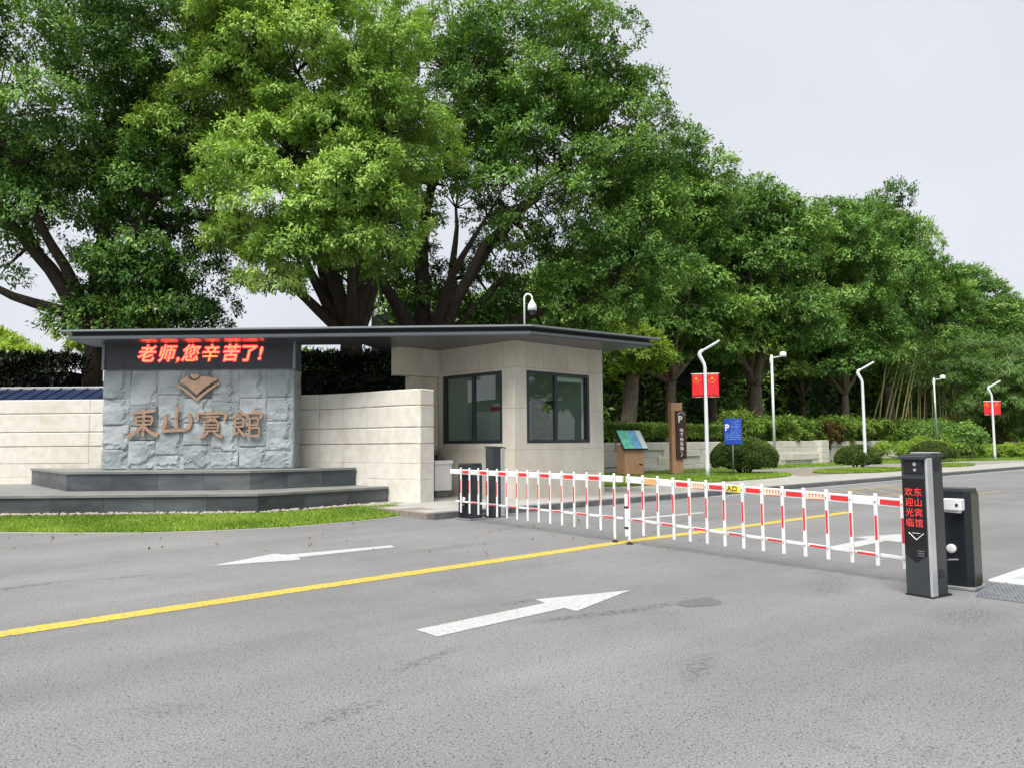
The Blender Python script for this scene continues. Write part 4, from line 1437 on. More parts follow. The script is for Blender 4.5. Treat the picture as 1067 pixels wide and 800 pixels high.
def pillar(loc, rz, label, h, lit):
    c = empty("gate_pillar", loc, rz, label, "led pillar", "gate recognition pillars")
    W, Dp = .265, .31     # across (Y), along (X); front at x = 0
    m = MB(); m.box((Dp / 2 + .012, W / 2 + .008, h / 2), (Dp - .024, W - .034, h - .01), ch=.008); m.build("body", M['cab_mid'], c)
    m = MB(); m.box((.012, W / 2 + .012, h / 2 - .02), (.026, W - .034, h - .06), ch=.004); fp = m.build("front_panel", M['cab_mid'], c)
    for y in (.012,) if lit else (.012, W - .012):
        m = MB(); m.box((.045, y, h / 2 - .015), (.10, .028, h - .04), ch=.008); m.build("edge_strip", M['silver'], c)
    m = MB(); m.prism([(-.05, .0), (Dp, .0), (Dp, W), (-.05, W)], [h - .05, h - .03, h - .03, h - .05], [h - .025, h, h, h - .025]); fix_normals(m.build("hood", M['cab_mid'], c))
    m = MB(); m.box((Dp / 2 + .05, W / 2, h + .006), (.16, W - .05, .012), ch=.003); m.build("top_plate", M['silver'], c)
    m = MB(); m.box((-.006, W / 2, h - .13), (.016, W - .07, .12), ch=.004); cb = m.build("camera_bay", M['black'], c)
    for z, r in ((h - .10, .018), (h - .155, .014)):
        m = MB(); m.lathe([(r, 0), (r, .006)], 14); k = m.build("lens", M['silver'], cb, loc=(-.0145, W / 2 - .02, z)); k.rotation_euler = (0, -math.pi / 2, 0)
    if lit:
        # screen with a pointed lower end
        zt, zb_, zp = h - .24, .40, .32
        m = MB()
        y0, y1 = .034, W - .014
        poly = [(y0, zt), (y1, zt), (y1, zb_), ((y0 + y1) / 2, zp), (y0, zb_)]
        m.add([(-.006, a, b) for a, b in poly] + [(.0, a, b) for a, b in poly], [(0, 1, 2, 3, 4), (9, 8, 7, 6, 5)] + [(i, 5 + i, 5 + (i + 1) % 5, (i + 1) % 5) for i in range(5)])
        scn = fix_normals(m.build("screen", M['black_gloss'], c))
        for col_, body_ in ((.100, "东山宾馆"), (.190, "欢迎光临")):
            for q_, chh in enumerate(body_):
                o = link("lit_character", text_mesh(chh, .086, M['led_small'], .0004, .0), scn)
                o.matrix_local = face_matrix((-.0072, col_, zt - .135 - q_ * .098), (0, -1, 0), (-1, 0, 0))
        m = MB()
        for a, b in (((W / 2 - .075, .60), (W / 2, .535)), ((W / 2, .535), (W / 2 + .075, .60))):
            m.tube([(-.0078, a[0], a[1]), (-.0078, b[0], b[1])], .0035, 6)
        m.tube([(-.0078, W / 2 - .04, .598), (-.0078, W / 2 + .04, .598)], .0022, 6)
        m.build("chevron_mark", M['sign_white'], scn)
        m = MB()
        for i in range(4):
            for j in range(3): m.box((-.007, .07 + i * .016, .43 - j * .022), (.002, .008, .006))
        m.build("speaker_slots", M['silver'], scn)
    else:
        m = MB(); m.box((-.003, W / 2, h - .22), (.008, .10, .12), ch=.002); m.build("label_plate", M['steel'], c)
        m = MB(); m.box((-.003, W / 2, .22), (.008, .12, .14), ch=.002); m.build("service_panel", M['cab_dark'], c)
    # louvres on the visible side
    for zc in (h - .16, .18):
        for q_ in range(4):
            m = MB(); m.box((Dp / 2 + .05, .022, zc + q_ * .022), (.10, .006, .007)); m.build("louvre", M['cab_dark'], c)
    m = MB(); m.box((Dp / 2, W / 2, .006), (Dp + .02, W + .01, .012)); m.build("base_plate", M['black'], c)
    return c


pillar(sn(7.89, 3.05, .004), ROAD_RZ - math.radians(9), "grey led pillar with red lit characters at the right end of the gate", 1.36, True)
pillar(sn(10.36, 12.46, .004), ROAD_RZ + math.pi, "slim grey pillar behind the left barrier cabinet", 1.43, False)

# checker plate ramp against the island
rp = empty("kerb_ramp", sn(8.45, 1.9, 0), ROAD_RZ, "worn steel checker plate ramp against the island kerb", "ramp")
m = MB()
m.add([(-.17, -.95, .005), (-.17, .92, .005), (.19, .92, .102), (.19, -.95, .102), (-.17, -.95, .001), (-.17, .92, .001), (.19, .92, .001), (.19, -.95, .001)],
      [(0, 3, 2, 1), (4, 5, 6, 7), (0, 1, 5, 4), (1, 2, 6, 5), (2, 3, 7, 6), (3, 0, 4, 7)])
fix_normals(m.build("plate", M['checker'], rp))
m = MB()
sl_ = math.atan2(.097, .36)
for i in range(11):
    for j in range(52):
        x = -.155 + i * .033; y = -.93 + j * .0355 + (.018 if i % 2 else 0)
        a = .8 if (i + j) % 2 else -.8
        z = .005 + (x + .17) / .36 * .097 + .003
        m.box((x, y, z), (.026, .008, .005), M=(Matrix.Rotation(-sl_, 3, 'Y') @ Matrix.Rotation(a, 3, 'Z')))
m.build("raised_studs", M['steel'], rp)

# ================================================================== SIGNS AND LAMPS ON THE VERGE
# map board on a wooden pedestal
ib = empty("map_board", sn(24.6, 21.0, .16), math.radians(27), "tilted green and blue map board on a brown wooden pedestal", "map board")
m = MB(); m.box((.0, 0, .62), (.95, .6, 1.2), ch=.02); ped = m.build("pedestal", M['wood'], ib)
m = MB(); m.box((0, -.306, .72), (.12, .012, .05), ch=.003); m.build("badge", M['silver'], ped)
m = MB(); m.box((.30, -.306, .42), (.18, .012, .05), ch=.003); m.build("slot", M['black'], ped)
m = MB(); m.box((0, 0, .02), (1.0, .66, .04)); m.build("base", M['brown'], ib)
TR = Matrix.Rotation(math.radians(52), 3, 'X')
m = MB(); m.box((.02, -.08, 1.42), (1.22, 1.0, .07), ch=.01, M=TR); fr = m.build("board_frame", M['black'], ib)
M['map_green'] = pmat("map print green", (.10, .50, .36), .35, var=.35, vscale=5)
M['map_blue'] = pmat("map print blue", (.13, .36, .55), .35, var=.35, vscale=4)
M['map_white'] = pmat("map print margin", (.62, .68, .68), .35, var=.08, vscale=8)
for (x0, x1, mt) in ((-.56, -.08, 'map_green'), (-.08, .34, 'map_blue'), (.34, .60, 'map_white')):
    m = MB(); c = TR @ Vector(((x0 + x1) / 2, 0, .037)) + Vector((.02, -.08, 1.42)); m.box(c, (x1 - x0, .93, .006), M=TR); m.build("map_print", M[mt], fr)

# wooden parking post
wp_ = empty("parking_post", sn(26.6, 20.2, .16), math.radians(14), "tall tan wooden post with a brown parking arrow panel", "sign post")
m = MB(); m.box((0, 0, 1.48), (.50, .30, 2.95), ch=.01); m.build("post", M['wood'], wp_)
m = MB(); m.box((-.252, 0, 1.48), (.012, .26, 2.9)); m.build("edge", M['wood'], wp_)
m = MB(); m.box((.14, -.19, 1.62), (.46, .08, 2.0), ch=.01); pan = m.build("panel", M['brown'], wp_)
def on_panel(body, size, x, z, off=.004):
    o = link("lettering", text_mesh(body, size, M['sign_white'], .002, off), pan)
    o.matrix_local = face_matrix((x, -.233, z), (1, 0, 0), (0, -1, 0)); return o
on_panel("P", .38, .10, 2.26, .012)
m = MB(); m.tube([(-.02, -.233, 2.44), (.05, -.233, 2.52), (.14, -.233, 2.55), (.23, -.233, 2.52), (.30, -.233, 2.44)], .012, 6); m.build("roof_mark", M['sign_white'], pan)
for i, ch in enumerate("地下停车场"):
    on_panel(ch, .17, .15, 1.80 - i * .19)
m = MB(); m.tube([(.10, -.233, .92), (.18, -.233, .82), (.10, -.233, .72)], .014, 6); m.build("arrow_mark", M['sign_white'], pan)

# blue parking sign
bs = empty("parking_sign", sn(26.5, 17.4, .16), math.radians(10), "blue parking notice on a thin steel pole before the round bush", "sign")
m = MB(); m.tube([(0, 0, -.1), (0, 0, 2.2)], .028, 10); m.build("pole", M['steel'], bs, True)
m = MB(); m.box((0, -.05, 1.72), (.74, .02, 1.0), ch=.006); pan = m.build("panel", M['blue_sign'], bs)
o = link("lettering", text_mesh("P", .34, M['sign_white'], .002, .012), pan); o.matrix_local = face_matrix((-.25, -.0625, 1.86), (1, 0, 0), (0, -1, 0))
M['faint_blue'] = pmat("pale blue print", (.2, .34, .7), .5, var=.1)
rnd = random.Random(5)
m = MB()
for i in range(11):
    z = 2.13 - i * .072
    x = -.08 if i < 7 else -.32
    while x < .3:
        wdt = rnd.uniform(.02, .05)
        if rnd.random() < .85: m.box((x + wdt / 2, -.0615, z), (wdt, .002, .03))
        x += wdt + .014
m.build("print", M['faint_blue'], pan)


def star(mb, cx, cz, r, y, rot=0.0):
    pts = []
    for i in range(10):
        a = math.pi / 2 + rot + i * math.pi / 5; q = r if i % 2 == 0 else r * .4
        pts.append((cx + q * math.cos(a), cz + q * math.sin(a)))
    vs = [Vector((p[0], y, p[1])) for p in pts] + [Vector((cx, y, cz))]
    mb.add(vs, [(i, (i + 1) % 10, 10) for i in range(10)])


def lamp(loc, label):
    c = empty("lamp_post", loc, math.radians(-12), label, "lamp post", "white lamp posts along the drive")
    m = MB()
    m.tube([(0, 0, -.05), (0, 0, .35), (0, 0, 4.05), (-.03, 0, 4.2), (-.11, 0, 4.36), (-.17, 0, 4.48), (-.185, 0, 4.56), (-.15, 0, 4.64), (-.06, 0, 4.71)],
           [.085, .078, .062, .064, .07, .075, .075, .07, .062], 14)
    m.build("post", M['lamp_white'], c, True)
    m = MB()
    R_ = Matrix.Rotation(math.radians(-30), 3, 'Y')
    m.box((.235, 0, 4.865), (.76, .13, .075), ch=.03, M=R_); hd = m.build("lamp_head", M['lamp_white'], c)
    m = MB(); m.box((.28, 0, 4.845), (.5, .10, .02), M=R_); m.build("lens", M['silver'], hd)
    m = MB(); m.lathe([(.17, 0), (.17, .02), (.12, .03)], 16); m.build("base_flange", M['steel'], c)
    return c


def flag(loc, rz, side, label):
    """a small hanging flag on two rods fixed to the lamp post"""
    f = empty("hanging_flag", loc, rz, label, "flag", "red flags on the lamp posts")
    W, H = .40, .82
    x0 = .085 * side
    vs = []; fs = []
    nx, nz = 8, 10
    for j in range(nz + 1):
        for i in range(nx + 1):
            u, v = i / nx, j / nz
            vs.append(Vector((x0 + side * u * W, .018 * math.sin(u * 7 + v * 2.0) * math.sin(v * math.pi) - .002, -v * H)))
    for j in range(nz):
        for i in range(nx):
            a = j * (nx + 1) + i; fs.append((a, a + 1, a + nx + 2, a + nx + 1))
    m = MB(); m.add(vs, fs); cl_ = m.build("cloth", M['flag_red'], f, True)
    so = cl_.modifiers.new("thickness", 'SOLIDIFY'); so.thickness = .004
    cxs = x0 + side * W * .38 if side > 0 else x0 + side * W * .62
    m = MB(); star(m, cxs, -.15, .065, -.026); m.build("star", M['flag_yellow'], cl_)
    for k in range(4):
        a = math.radians(205 + k * 43)
        m = MB(); star(m, cxs + .125 * math.cos(a), -.17 + .125 * math.sin(a), .025, -.026, a + 1.57); m.build("star", M['flag_yellow'], cl_)
    m = MB(); m.tube([(0, 0, .025), (x0 + side * (W + .02), 0, .025)], .022, 8); m.build("rod", M['white_metal'], f, True)
    m = MB(); m.tube([(0, 0, -H - .01), (x0 + side * (W + .02), 0, -H - .01)], .012, 8); m.build("rod", M['steel'], f, True)
    return f


L1 = sn(24.3, 17.05, .16); L2 = sn(37.1, 17.1, .16); L3 = sn(56.0, 17.5, .16)
lamp(L1, "white curved lamp post with two red flags, nearest the gate")
lamp(L2, "white curved lamp post without flags beside a round bush")
lamp(L3, "farthest white curved lamp post, with flags, by the far bend")
for Lp, far in ((L1, "nearest"), (L3, "farthest")):
    for side, wd in ((-1, "left"), (1, "right")):
        flag(Lp + Vector((0, 0, 3.80 if far == "nearest" else 3.72)), math.radians(-12), side, "red flag with yellow stars hanging on the %s side of the %s lamp post" % (wd, far))


def cctv(loc, label, h, dark):
    c = empty("camera_pole", loc, 0, label, "camera pole", "camera poles by the wall")
    m = MB(); m.tube([(0, 0, -.05), (0, 0, h)], [.075, .06], 12); m.build("pole", M['steel' if dark else 'lamp_white'], c, True)
    m = MB(); m.tube([(0, 0, h - .15), (.55, 0, h - .08)], .03, 8); m.build("arm", M['lamp_white'], c, True)
    m = MB(); m.lathe([(.05, .30), (.16, .26), (.18, .08), (.16, 0)], 16, (.62, 0, h - .12)); m.build("camera_housing", M['white_metal'], c, True)
    m = MB(); m.lathe([(.14, 0), (.12, -.07), (.06, -.12), (.01, -.13)], 14, (.62, 0, h - .12)); m.build("dome", M['black_gloss'], c, True)
    m = MB(); m.box((-.02, 0, h - .3), (.16, .12, .3), ch=.01); m.build("junction_box", M['white_metal'], c)
    return c


cctv(sn(37.7, 22.2, .16), "pale camera pole with a white dome camera before the big tree trunk", 5.9, False)
cctv(sn(57.5, 21.5, .16), "thin grey camera pole in front of the bamboo", 5.6, True)

# ================================================================== LOW RETAINING WALL
rw = empty("retaining_wall", sn(30, 23, 0), ROAD_RZ, "low cream stone retaining wall below the clipped hedge", "wall")
rnd = random.Random(9)
def low_wall(s0, s1, n, off_n, ztop):
    m = MB(); m.box(((s0 + s1) / 2 - 30, off_n + .27, ztop / 2 - .02), (s1 - s0 - .02, .44, ztop)); m.build("wall_core", M['cream_dark'], rw)
    z = 0
    rows = [(.0, .40), (.404, .78), (.784, 1.10), (1.104, ztop)]
    for ri, (a, b) in enumerate(rows):
        s = s0
        while s < s1 - .01:
            L = min(rnd.uniform(1.6, 3.2), s1 - s)
            if s1 - s - L < .7: L = s1 - s
            pr = rnd.choice((0, 0, 0, .07, .10))
            rough_block("stone_block", 'cream' if rnd.random() < .7 else 'beige2', L - .008, .08, b - a, rw, (s - 30, off_n, a), (1, 0, 0), (0, -1, 0), amp=.012, nx=6, nz=3, edge=.012, seed=int(s * 10) + ri, proud=pr)
            s += L
low_wall(11.0, 44.4, 23, 0.0, 1.47)
low_wall(44.45, 73.0, 25.2, 2.2, 1.44)
# end pier of the front section
for a, b in ((.0, .42), (.424, .80), (.804, 1.14), (1.144, 1.50)):
    m = MB(); m.box((14.2, .1, (a + b) / 2), (.9, .75, b - a), ch=.02); m.build("pier_block", M['cream'], rw)

# ================================================================== PLANTING
def clump_hedge(name, label, p0, p1, z0, h, depth, nleaf, leaf, size, group=None, lump=.25, stems=True, cat='hedge', droop=.2, width=.35, kind=None, zlow=.25):
    p0 = Vector(p0); p1 = Vector(p1)
    mid = (p0 + p1) / 2
    L = (p1 - p0).length; t = (p1 - p0).normalized(); n = Vector((t.y, -t.x))
    root = empty(name, (mid.x, mid.y, z0), 0, label, cat, group)
    m_ = nleaf
    u = RNG.uniform(-L / 2, L / 2, m_)
    # points on and just inside a lumpy box surface: front, back and top
    which = RNG.choice(3, m_, p=[.5, .12, .38])
    zz = RNG.uniform(zlow, 1, m_) * h
    dd = RNG.uniform(-.5, .5, m_) * depth
    nf = np.array([noise.noise(Vector((a * .9, c_ * 1.3, 3.3))) for a, c_ in zip(u, zz)])
    nf2 = np.array([noise.noise(Vector((a * 2.7, c_ * 2.7, 9.3))) for a, c_ in zip(u, zz)])
    bulge = lump * (nf + .5 * nf2)
    inn = RNG.exponential(.10, m_)
    out = np.zeros((m_, 3))
    x = u; y = dd.copy(); z = zz.copy()
    f = which == 0
    y[f] = depth / 2 + bulge[f] - inn[f]; out[f] = np.array([0, 0, 0]) ; 
    bk = which == 1
    y[bk] = -depth / 2 - bulge[bk] + inn[bk]
    tp_ = which == 2
    z[tp_] = h + bulge[tp_] * .8 - inn[tp_]
    out[f] = np.array([n.x, n.y, .35]); out[bk] = np.array([-n.x, -n.y, .35]); out[tp_] = np.array([0, 0, 1.0])
    c = np.stack([t.x * x + n.x * y, t.y * x + n.y * y, z], 1)
    # sprigs poking out
    tint = .5 + .35 * nf + RNG.uniform(-.35, .35, m_)
    out = out + RNG.normal(size=(m_, 3)) * .25
    lo = leaf_object("foliage", c, out, size, M[leaf], tint, root, width=width, droop=droop)
    if stems:
        k = int(L / .45)
        for i in range(k):
            a = -L / 2 + (i + .5) * L / k
            b = Vector((t.x * a, t.y * a, 0)) + Vector((n.x, n.y, 0)) * random.uniform(-.1, depth * .42)
            sm = MB(); sm.tube([b - Vector((0, 0, .05)), b + Vector((random.uniform(-.1, .1), random.uniform(-.1, .1), h * .6))], [.03, .018], 5)
            sm.build("stem", M['bark'], root)
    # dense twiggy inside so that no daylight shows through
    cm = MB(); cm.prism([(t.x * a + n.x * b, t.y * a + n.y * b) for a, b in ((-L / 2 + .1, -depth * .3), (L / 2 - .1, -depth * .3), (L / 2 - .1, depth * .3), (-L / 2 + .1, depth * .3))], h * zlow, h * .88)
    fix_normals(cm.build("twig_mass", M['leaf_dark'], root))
    return root


def q2(s, n): p = sn(s, n); return (p.x, p.y)
clump_hedge("clipped_hedge", "clipped green hedge with bare stems on the wall by the parking signs", q2(12, 24.2), q2(36.5, 24.2), 1.28, 1.05, 1.1, 38000, 'leaf_hedge', .135, "hedges on the retaining wall", lump=.16, zlow=.42)
clump_hedge("loose_hedge", "loose overhanging green hedge on the wall right of the big trunk", q2(36.7, 24.2), q2(45.5, 24.4), 1.28, 1.35, 1.7, 32000, 'leaf_hedge', .30, "hedges on the retaining wall", lump=.85, zlow=.05, droop=.9, width=.24)
clump_hedge("loose_hedge", "rust tinged hedge hanging over the set back wall", q2(45.8, 26.2), q2(51.5, 26.2), 1.28, 1.25, 1.9, 18000, 'leaf_rust', .30, "hedges on the retaining wall", lump=.8, zlow=-.2, droop=1.0, width=.24)
clump_hedge("loose_hedge", "green hedge at the far end of the wall before the bamboo", q2(51.6, 26.4), q2(66, 26.2), 1.28, 1.5, 1.9, 26000, 'leaf_hedge', .32, "hedges on the retaining wall", lump=.85, zlow=0, droop=.9, width=.24)
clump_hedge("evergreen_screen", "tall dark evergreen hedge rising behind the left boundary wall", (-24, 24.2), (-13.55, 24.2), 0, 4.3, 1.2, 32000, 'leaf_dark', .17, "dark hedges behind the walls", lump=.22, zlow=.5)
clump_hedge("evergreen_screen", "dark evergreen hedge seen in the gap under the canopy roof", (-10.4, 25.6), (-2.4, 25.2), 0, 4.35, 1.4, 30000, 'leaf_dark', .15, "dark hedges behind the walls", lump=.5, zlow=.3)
# low blue roof between boundary wall and hedge
br = empty("shed_roof", (-17.5, 22.8, 0), 0, "low blue sheet roof peeping over the boundary wall", "roof")
m = MB(); m.add([(-7, -.7, 2.72), (5.6, -.7, 2.72), (5.6, .6, 3.22), (-7, .6, 3.22), (-7, -.7, 2.67), (5.6, -.7, 2.67), (5.6, .6, 3.17), (-7, .6, 3.17)],
                [(0, 1, 2, 3), (7, 6, 5, 4), (0, 4, 5, 1), (1, 5, 6, 2), (2, 6, 7, 3), (3, 7, 4, 0)]); m.build("sheet", M['tile_blue'], br)
for i in range(32):
    x = -6.9 + i * .4
    m = MB(); m.tube([(x, -.7, 2.73), (x, .6, 3.23)], .025, 6); m.build("rib", M['tile_blue'], br)
m = MB(); m.box((-.7, .66, 3.24), (12.6, .1, .1), ch=.02); m.build("ridge", M['steel'], br)
for x in (-6.5, -2.5, 1.5, 5.2):
    m = MB(); m.box((x, .3, 1.43), (.1, .1, 2.86)); m.build("post", M['steel'], br)

# round clipped bushes
def bush(loc, rx, h, label, nleaf):
    root = empty("round_bush", loc, random.uniform(0, 6), label, "bush", "clipped round bushes on the verge")
    d = unit(nleaf, -.35)
    lum = np.array([noise.noise(Vector(q) * 2.4 + Vector((loc[0], 0, 0))) for q in d])
    rr = 1 + .05 * lum - RNG.exponential(.03, nleaf)
    c = d * rr[:, None] * np.array([rx, rx, h * .62]); c[:, 2] += h * .42
    c[:, 2] = np.maximum(c[:, 2], .05)
    leaf_object("foliage", c, d + RNG.normal(size=d.shape) * .3, .07, M['leaf_bush'], .5 + .3 * lum + RNG.uniform(-.4, .4, nleaf), root, width=.55, droop=-.1)
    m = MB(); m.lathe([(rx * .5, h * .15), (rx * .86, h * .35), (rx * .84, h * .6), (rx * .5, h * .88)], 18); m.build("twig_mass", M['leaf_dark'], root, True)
    for k in range(7):
        a = k * .9
        m = MB(); m.tube([(.12 * math.cos(a), .12 * math.sin(a), -.05), (rx * .45 * math.cos(a), rx * .45 * math.sin(a), h * .4)], [.05, .03], 6)
        m.build("stem", M['bark'], root)
    return root


bush(sn(28.5, 18.2, .14), 1.33, 1.45, "large round clipped bush beside the blue parking sign", 26000)
bush(sn(37.7, 17.75, .14), 1.05, 1.05, "round clipped bush behind the lamp post without flags", 18000)
bush(sn(50.6, 19.2, .14), 1.3, 1.2, "round clipped bush just beyond the led pillar", 18000)

# ------------------------------------------------------------------ big camphor trees on the left
tree("camphor_tree", "huge dark camphor tree at the left edge with an ivy clad trunk",
     (-13.95, 25.6, 0), (-14.0, 25.8, 5.6), .40,
     [((-15.6, 25.2, 13.2), (4.6, 3.6, 3.6)), ((-11.3, 25.2, 8.4), (2.0, 2.0, 3.5)), ((-11.2, 25.6, 14.6), (3.2, 3.2, 3.0)), ((-17.5, 24.6, 9.0), (2.2, 2.2, 2.6)), ((-14.2, 24.6, 10.0), (1.8, 1.6, 2.0)), ((-12.4, 25.2, 6.0), (1.9, 1.5, 1.8)), ((-11.0, 25.6, 6.2), (1.5, 1.3, 1.9)), ((-12.6, 26.2, 11.0), (2.2, 2.0, 2.6))],
     'leaf_old', 175, 172000, .15, 1.0,
     limbs=[((-14.0, 25.7, 5.0), (-16.6, 25.0, 9.0), .30, .16), ((-16.6, 25.0, 9.0), (-19.0, 24.8, 11.5), .16, .07), ((-14.0, 25.8, 5.5), (-13.4, 25.4, 9.8), .3, .14)], n_main=7, zmin=-.9)
tree("camphor_tree", "fresh green camphor tree standing over the sign wall and canopy",
     (-5.4, 25.8, 0), (-5.3, 25.6, 4.9), .50,
     [((-6.9, 23.6, 9.3), (2.9, 2.7, 2.7)), ((-6.4, 24.2, 13.4), (3.3, 2.9, 2.7)), ((-4.9, 23.4, 8.0), (1.8, 1.8, 2.0)), ((-8.9, 24.0, 11.4), (1.9, 1.9, 2.2)), ((-4.4, 24.2, 11.0), (2.2, 2.2, 2.2)), ((-6.2, 22.9, 6.6), (1.5, 1.3, 1.1)), ((-8.2, 24.4, 15.4), (2.4, 2.4, 1.9))],
     'leaf_camphor', 130, 235000, .135, .95,
     limbs=[((-5.3, 25.6, 4.6), (-6.6, 24.6, 7.4), .26, .12), ((-5.3, 25.6, 4.7), (-4.2, 25.0, 8.2), .28, .14)], n_main=7, zmin=-.8, tint_bias=.08)
tree("camphor_tree", "broad dark green camphor tree with leaning limbs behind the gatehouse",
     (-3.3, 30.2, 0), (-3.3, 30.0, 5.0), .60,
     [((-2.6, 30.0, 14.6), (4.2, 3.8, 3.8)), ((1.6, 29.6, 11.6), (4.2, 3.6, 3.9)), ((1.2, 30.4, 16.6), (3.8, 3.4, 2.9)), ((4.2, 30.0, 13.6), (2.3, 2.3, 2.8)), ((4.6, 30.4, 8.6), (2.1, 2.1, 3.2)), ((1.4, 31.0, 6.6), (3.2, 2.0, 1.7)), ((-4.9, 29.4, 9.8), (1.8, 1.8, 2.2)), ((-1.6, 31.8, 7.0), (2.4, 1.6, 2.0)), ((-4.9, 31.8, 7.4), (1.8, 1.5, 1.8))],
     'leaf_old', 215, 195000, .165, 1.05,
     limbs=[((-3.3, 30.0, 4.6), (-1.0, 29.6, 9.2), .32, .16), ((-3.3, 30.0, 4.6), (-3.9, 29.8, 9.6), .30, .14), ((-1.0, 29.6, 9.2), (1.2, 29.6, 11.0), .16, .08), ((-3.2, 30.0, 4.8), (-.2, 30.2, 8.0), .28, .12)], n_main=8, zmin=-.85, tint_bias=.10)

# ------------------------------------------------------------------ avenue trees along the drive
def avenue(variant, base, label, trunk_r=.42, top=18.0, wide=4.3, nleaf=80000, lean=0.0, low=6.0):
    bx, by, bz = base
    fork = (bx + lean, by, bz + 3.6)
    cz = bz + (top + low) / 2
    E_ = [((bx, by, cz), (wide * .85, wide * .85, (top - low) * .46)),
          ((bx - wide * .45, by - wide * .2, bz + low + 2.2), (wide * .55, wide * .55, 2.3)), ((bx + wide * .5, by + .2, bz + low + 2.8), (wide * .55, wide * .55, 2.4)),
          ((bx + wide * .2, by - wide * .3, bz + top - 3.2), (wide * .55, wide * .55, 2.6)), ((bx - wide * .35, by + wide * .2, bz + top - 4.6), (wide * .55, wide * .55, 2.6))]
    return tree("avenue_tree", label, base, fork, trunk_r, E_, 'leaf_row', 110, nleaf, .25, 1.2, "avenue trees along the drive", bark='bark_pale', n_main=6, zmin=-.9,
                limbs=[(fork, (bx - 2.6, by - .4, bz + 7.0), trunk_r * .55, trunk_r * .25), (fork, (bx + 1.3, by + .2, bz + 8.0), trunk_r * .55, trunk_r * .25)])


def rowp(px, n):
    """point on a row at distance n from the road axis, along a measured bearing"""
    k = (px - 533.5) / 810
    d = n / (.7554 - .6553 * k)
    return Vector((k * d, d, 1.30))


tA = avenue(0, rowp(700, 27.5), "avenue tree right behind the gatehouse roof end, tallest near the gate", .36, 17.6, 3.8, 72000, low=4.0)
tB = avenue(1, rowp(788, 26.6), "avenue tree with the thick forked trunk behind the blue sign", .56, 16.4, 4.7, 76000, low=5.0)
tC = avenue(2, rowp(878, 28.0), "avenue tree with the slim straight trunk left of the middle lamp", .34, 18.4, 4.8, 72000, .2, low=4.6)
G_ = "avenue trees along the drive"
copy_tree(tA, rowp(742, 30.5), 2.1, (1.0, 1.0, .98), "avenue tree half hidden behind the thick forked trunk", G_)
copy_tree(tC, rowp(835, 32.0), 1.0, (1.05, 1.05, 1.0), "avenue tree set back between the forked and the slim trunk", G_)
copy_tree(tB, rowp(925, 28.5), 3.9, (1.0, 1.0, 1.30), "tall avenue tree above the bamboo clumps", G_)
copy_tree(tA, rowp(962, 29.5), 4.5, (1.2, 1.2, 1.02), "avenue tree above the round bush beyond the pillar", G_)
copy_tree(tC, rowp(1000, 29.0), 2.7, (1.1, 1.1, .96), "avenue tree left of the farthest lamp post", G_)
copy_tree(tB, rowp(1042, 30.0), 5.2, (1.05, 1.05, 1.0), "avenue tree right of the farthest lamp post", G_)
copy_tree(tA, rowp(1085, 29.5), .6, (1.3, 1.3, .90), "avenue tree cut by the right edge of the picture", G_)
copy_tree(tC, rowp(1130, 30.0), 1.6, (1.1, 1.1, .9), "avenue tree just past the right edge of the picture", G_)
# second row closing the gaps
for i, (px, n, sc) in enumerate(((600, 36, .78), (680, 38, .85), (770, 40, .9), (860, 41, .92), (930, 41, .95), (985, 40, .95), (1030, 40, .92), (1075, 42, .9))):
    names = ["behind the canopy roof end", "behind the wooden post", "behind the blue sign", "behind the middle lamp", "behind the bamboo", "deep behind the far bush", "behind the farthest flags", "at the far right"]
    copy_tree((tA, tC, tB)[i % 3], rowp(px, n) - Vector((0, 0, .02)), i * 1.7, (sc * 1.15, sc * 1.15, sc), "shaded wood tree of the back row " + names[i], "back row of wood trees")
for i, (s_, n_) in enumerate(((14, -9.5), (24, -10), (35, -9.5), (47, -10))):  # out of view, added so the right gatehouse window has greenery to reflect
    copy_tree((tA, tB, tC)[i % 3], sn(s_, n_, -.02), i * 2.2, (1.0, 1.0, .9), ("nearest", "second", "third", "farthest")[i] + " avenue tree across the drive, added out of view to be mirrored in the gatehouse window", "added avenue trees across the drive")
# low pollard with a bright tuft, behind the map board
tree("pollard_tree", "short pollarded tree with a bright green tuft behind the map board",
     rowp(652, 25.4), rowp(660, 25.6) + Vector((0, 0, 4.6)), .42,
     [(tuple(rowp(672, 25.2) + Vector((0, 0, 4.6))), (1.4, 1.3, 1.6)), (tuple(rowp(645, 26.0) + Vector((0, 0, 5.2))), (1.2, 1.2, 1.4))],
     'leaf_lime', 26, 14000, .22, .6, bark='bark_pale', n_main=3)
# background greenery at the left edge
tree("lime_green_tree", "small lime green tree beyond the dark hedge at the left edge",
     (-30.0, 44, 0), (-30.0, 44, 3.0), .3, [((-30.2, 44, 5.5), (3.0, 2.8, 2.5))], 'leaf_lime', 40, 22000, .26, .9, n_main=4)
tree("lime_green_tree", "lime green treetop peeping beneath the left camphor branch",
     (-21.6, 42, 0), (-21.6, 42, 4.0), .25, [((-21.6, 42, 7.6), (2.3, 2.0, 1.8))], 'leaf_lime', 26, 14000, .24, .8, n_main=4)
# willow like pale tree at the far right
tree("willow_tree", "pale drooping willow at the right edge behind the farthest lamp",
     tuple(sn(69.5, 21.5, .1)), tuple(sn(69.5, 21.5, 4.0)), .3, [(tuple(sn(69.5, 21.5, 6.2)), (4.0, 3.6, 3.6)), (tuple(sn(71.5, 20.0, 4.2)), (3.4, 3.0, 2.6))], 'leaf_willow', 70, 50000, .28, 1.0, n_main=5, droop=1.2, width=.22, zmin=-.9)

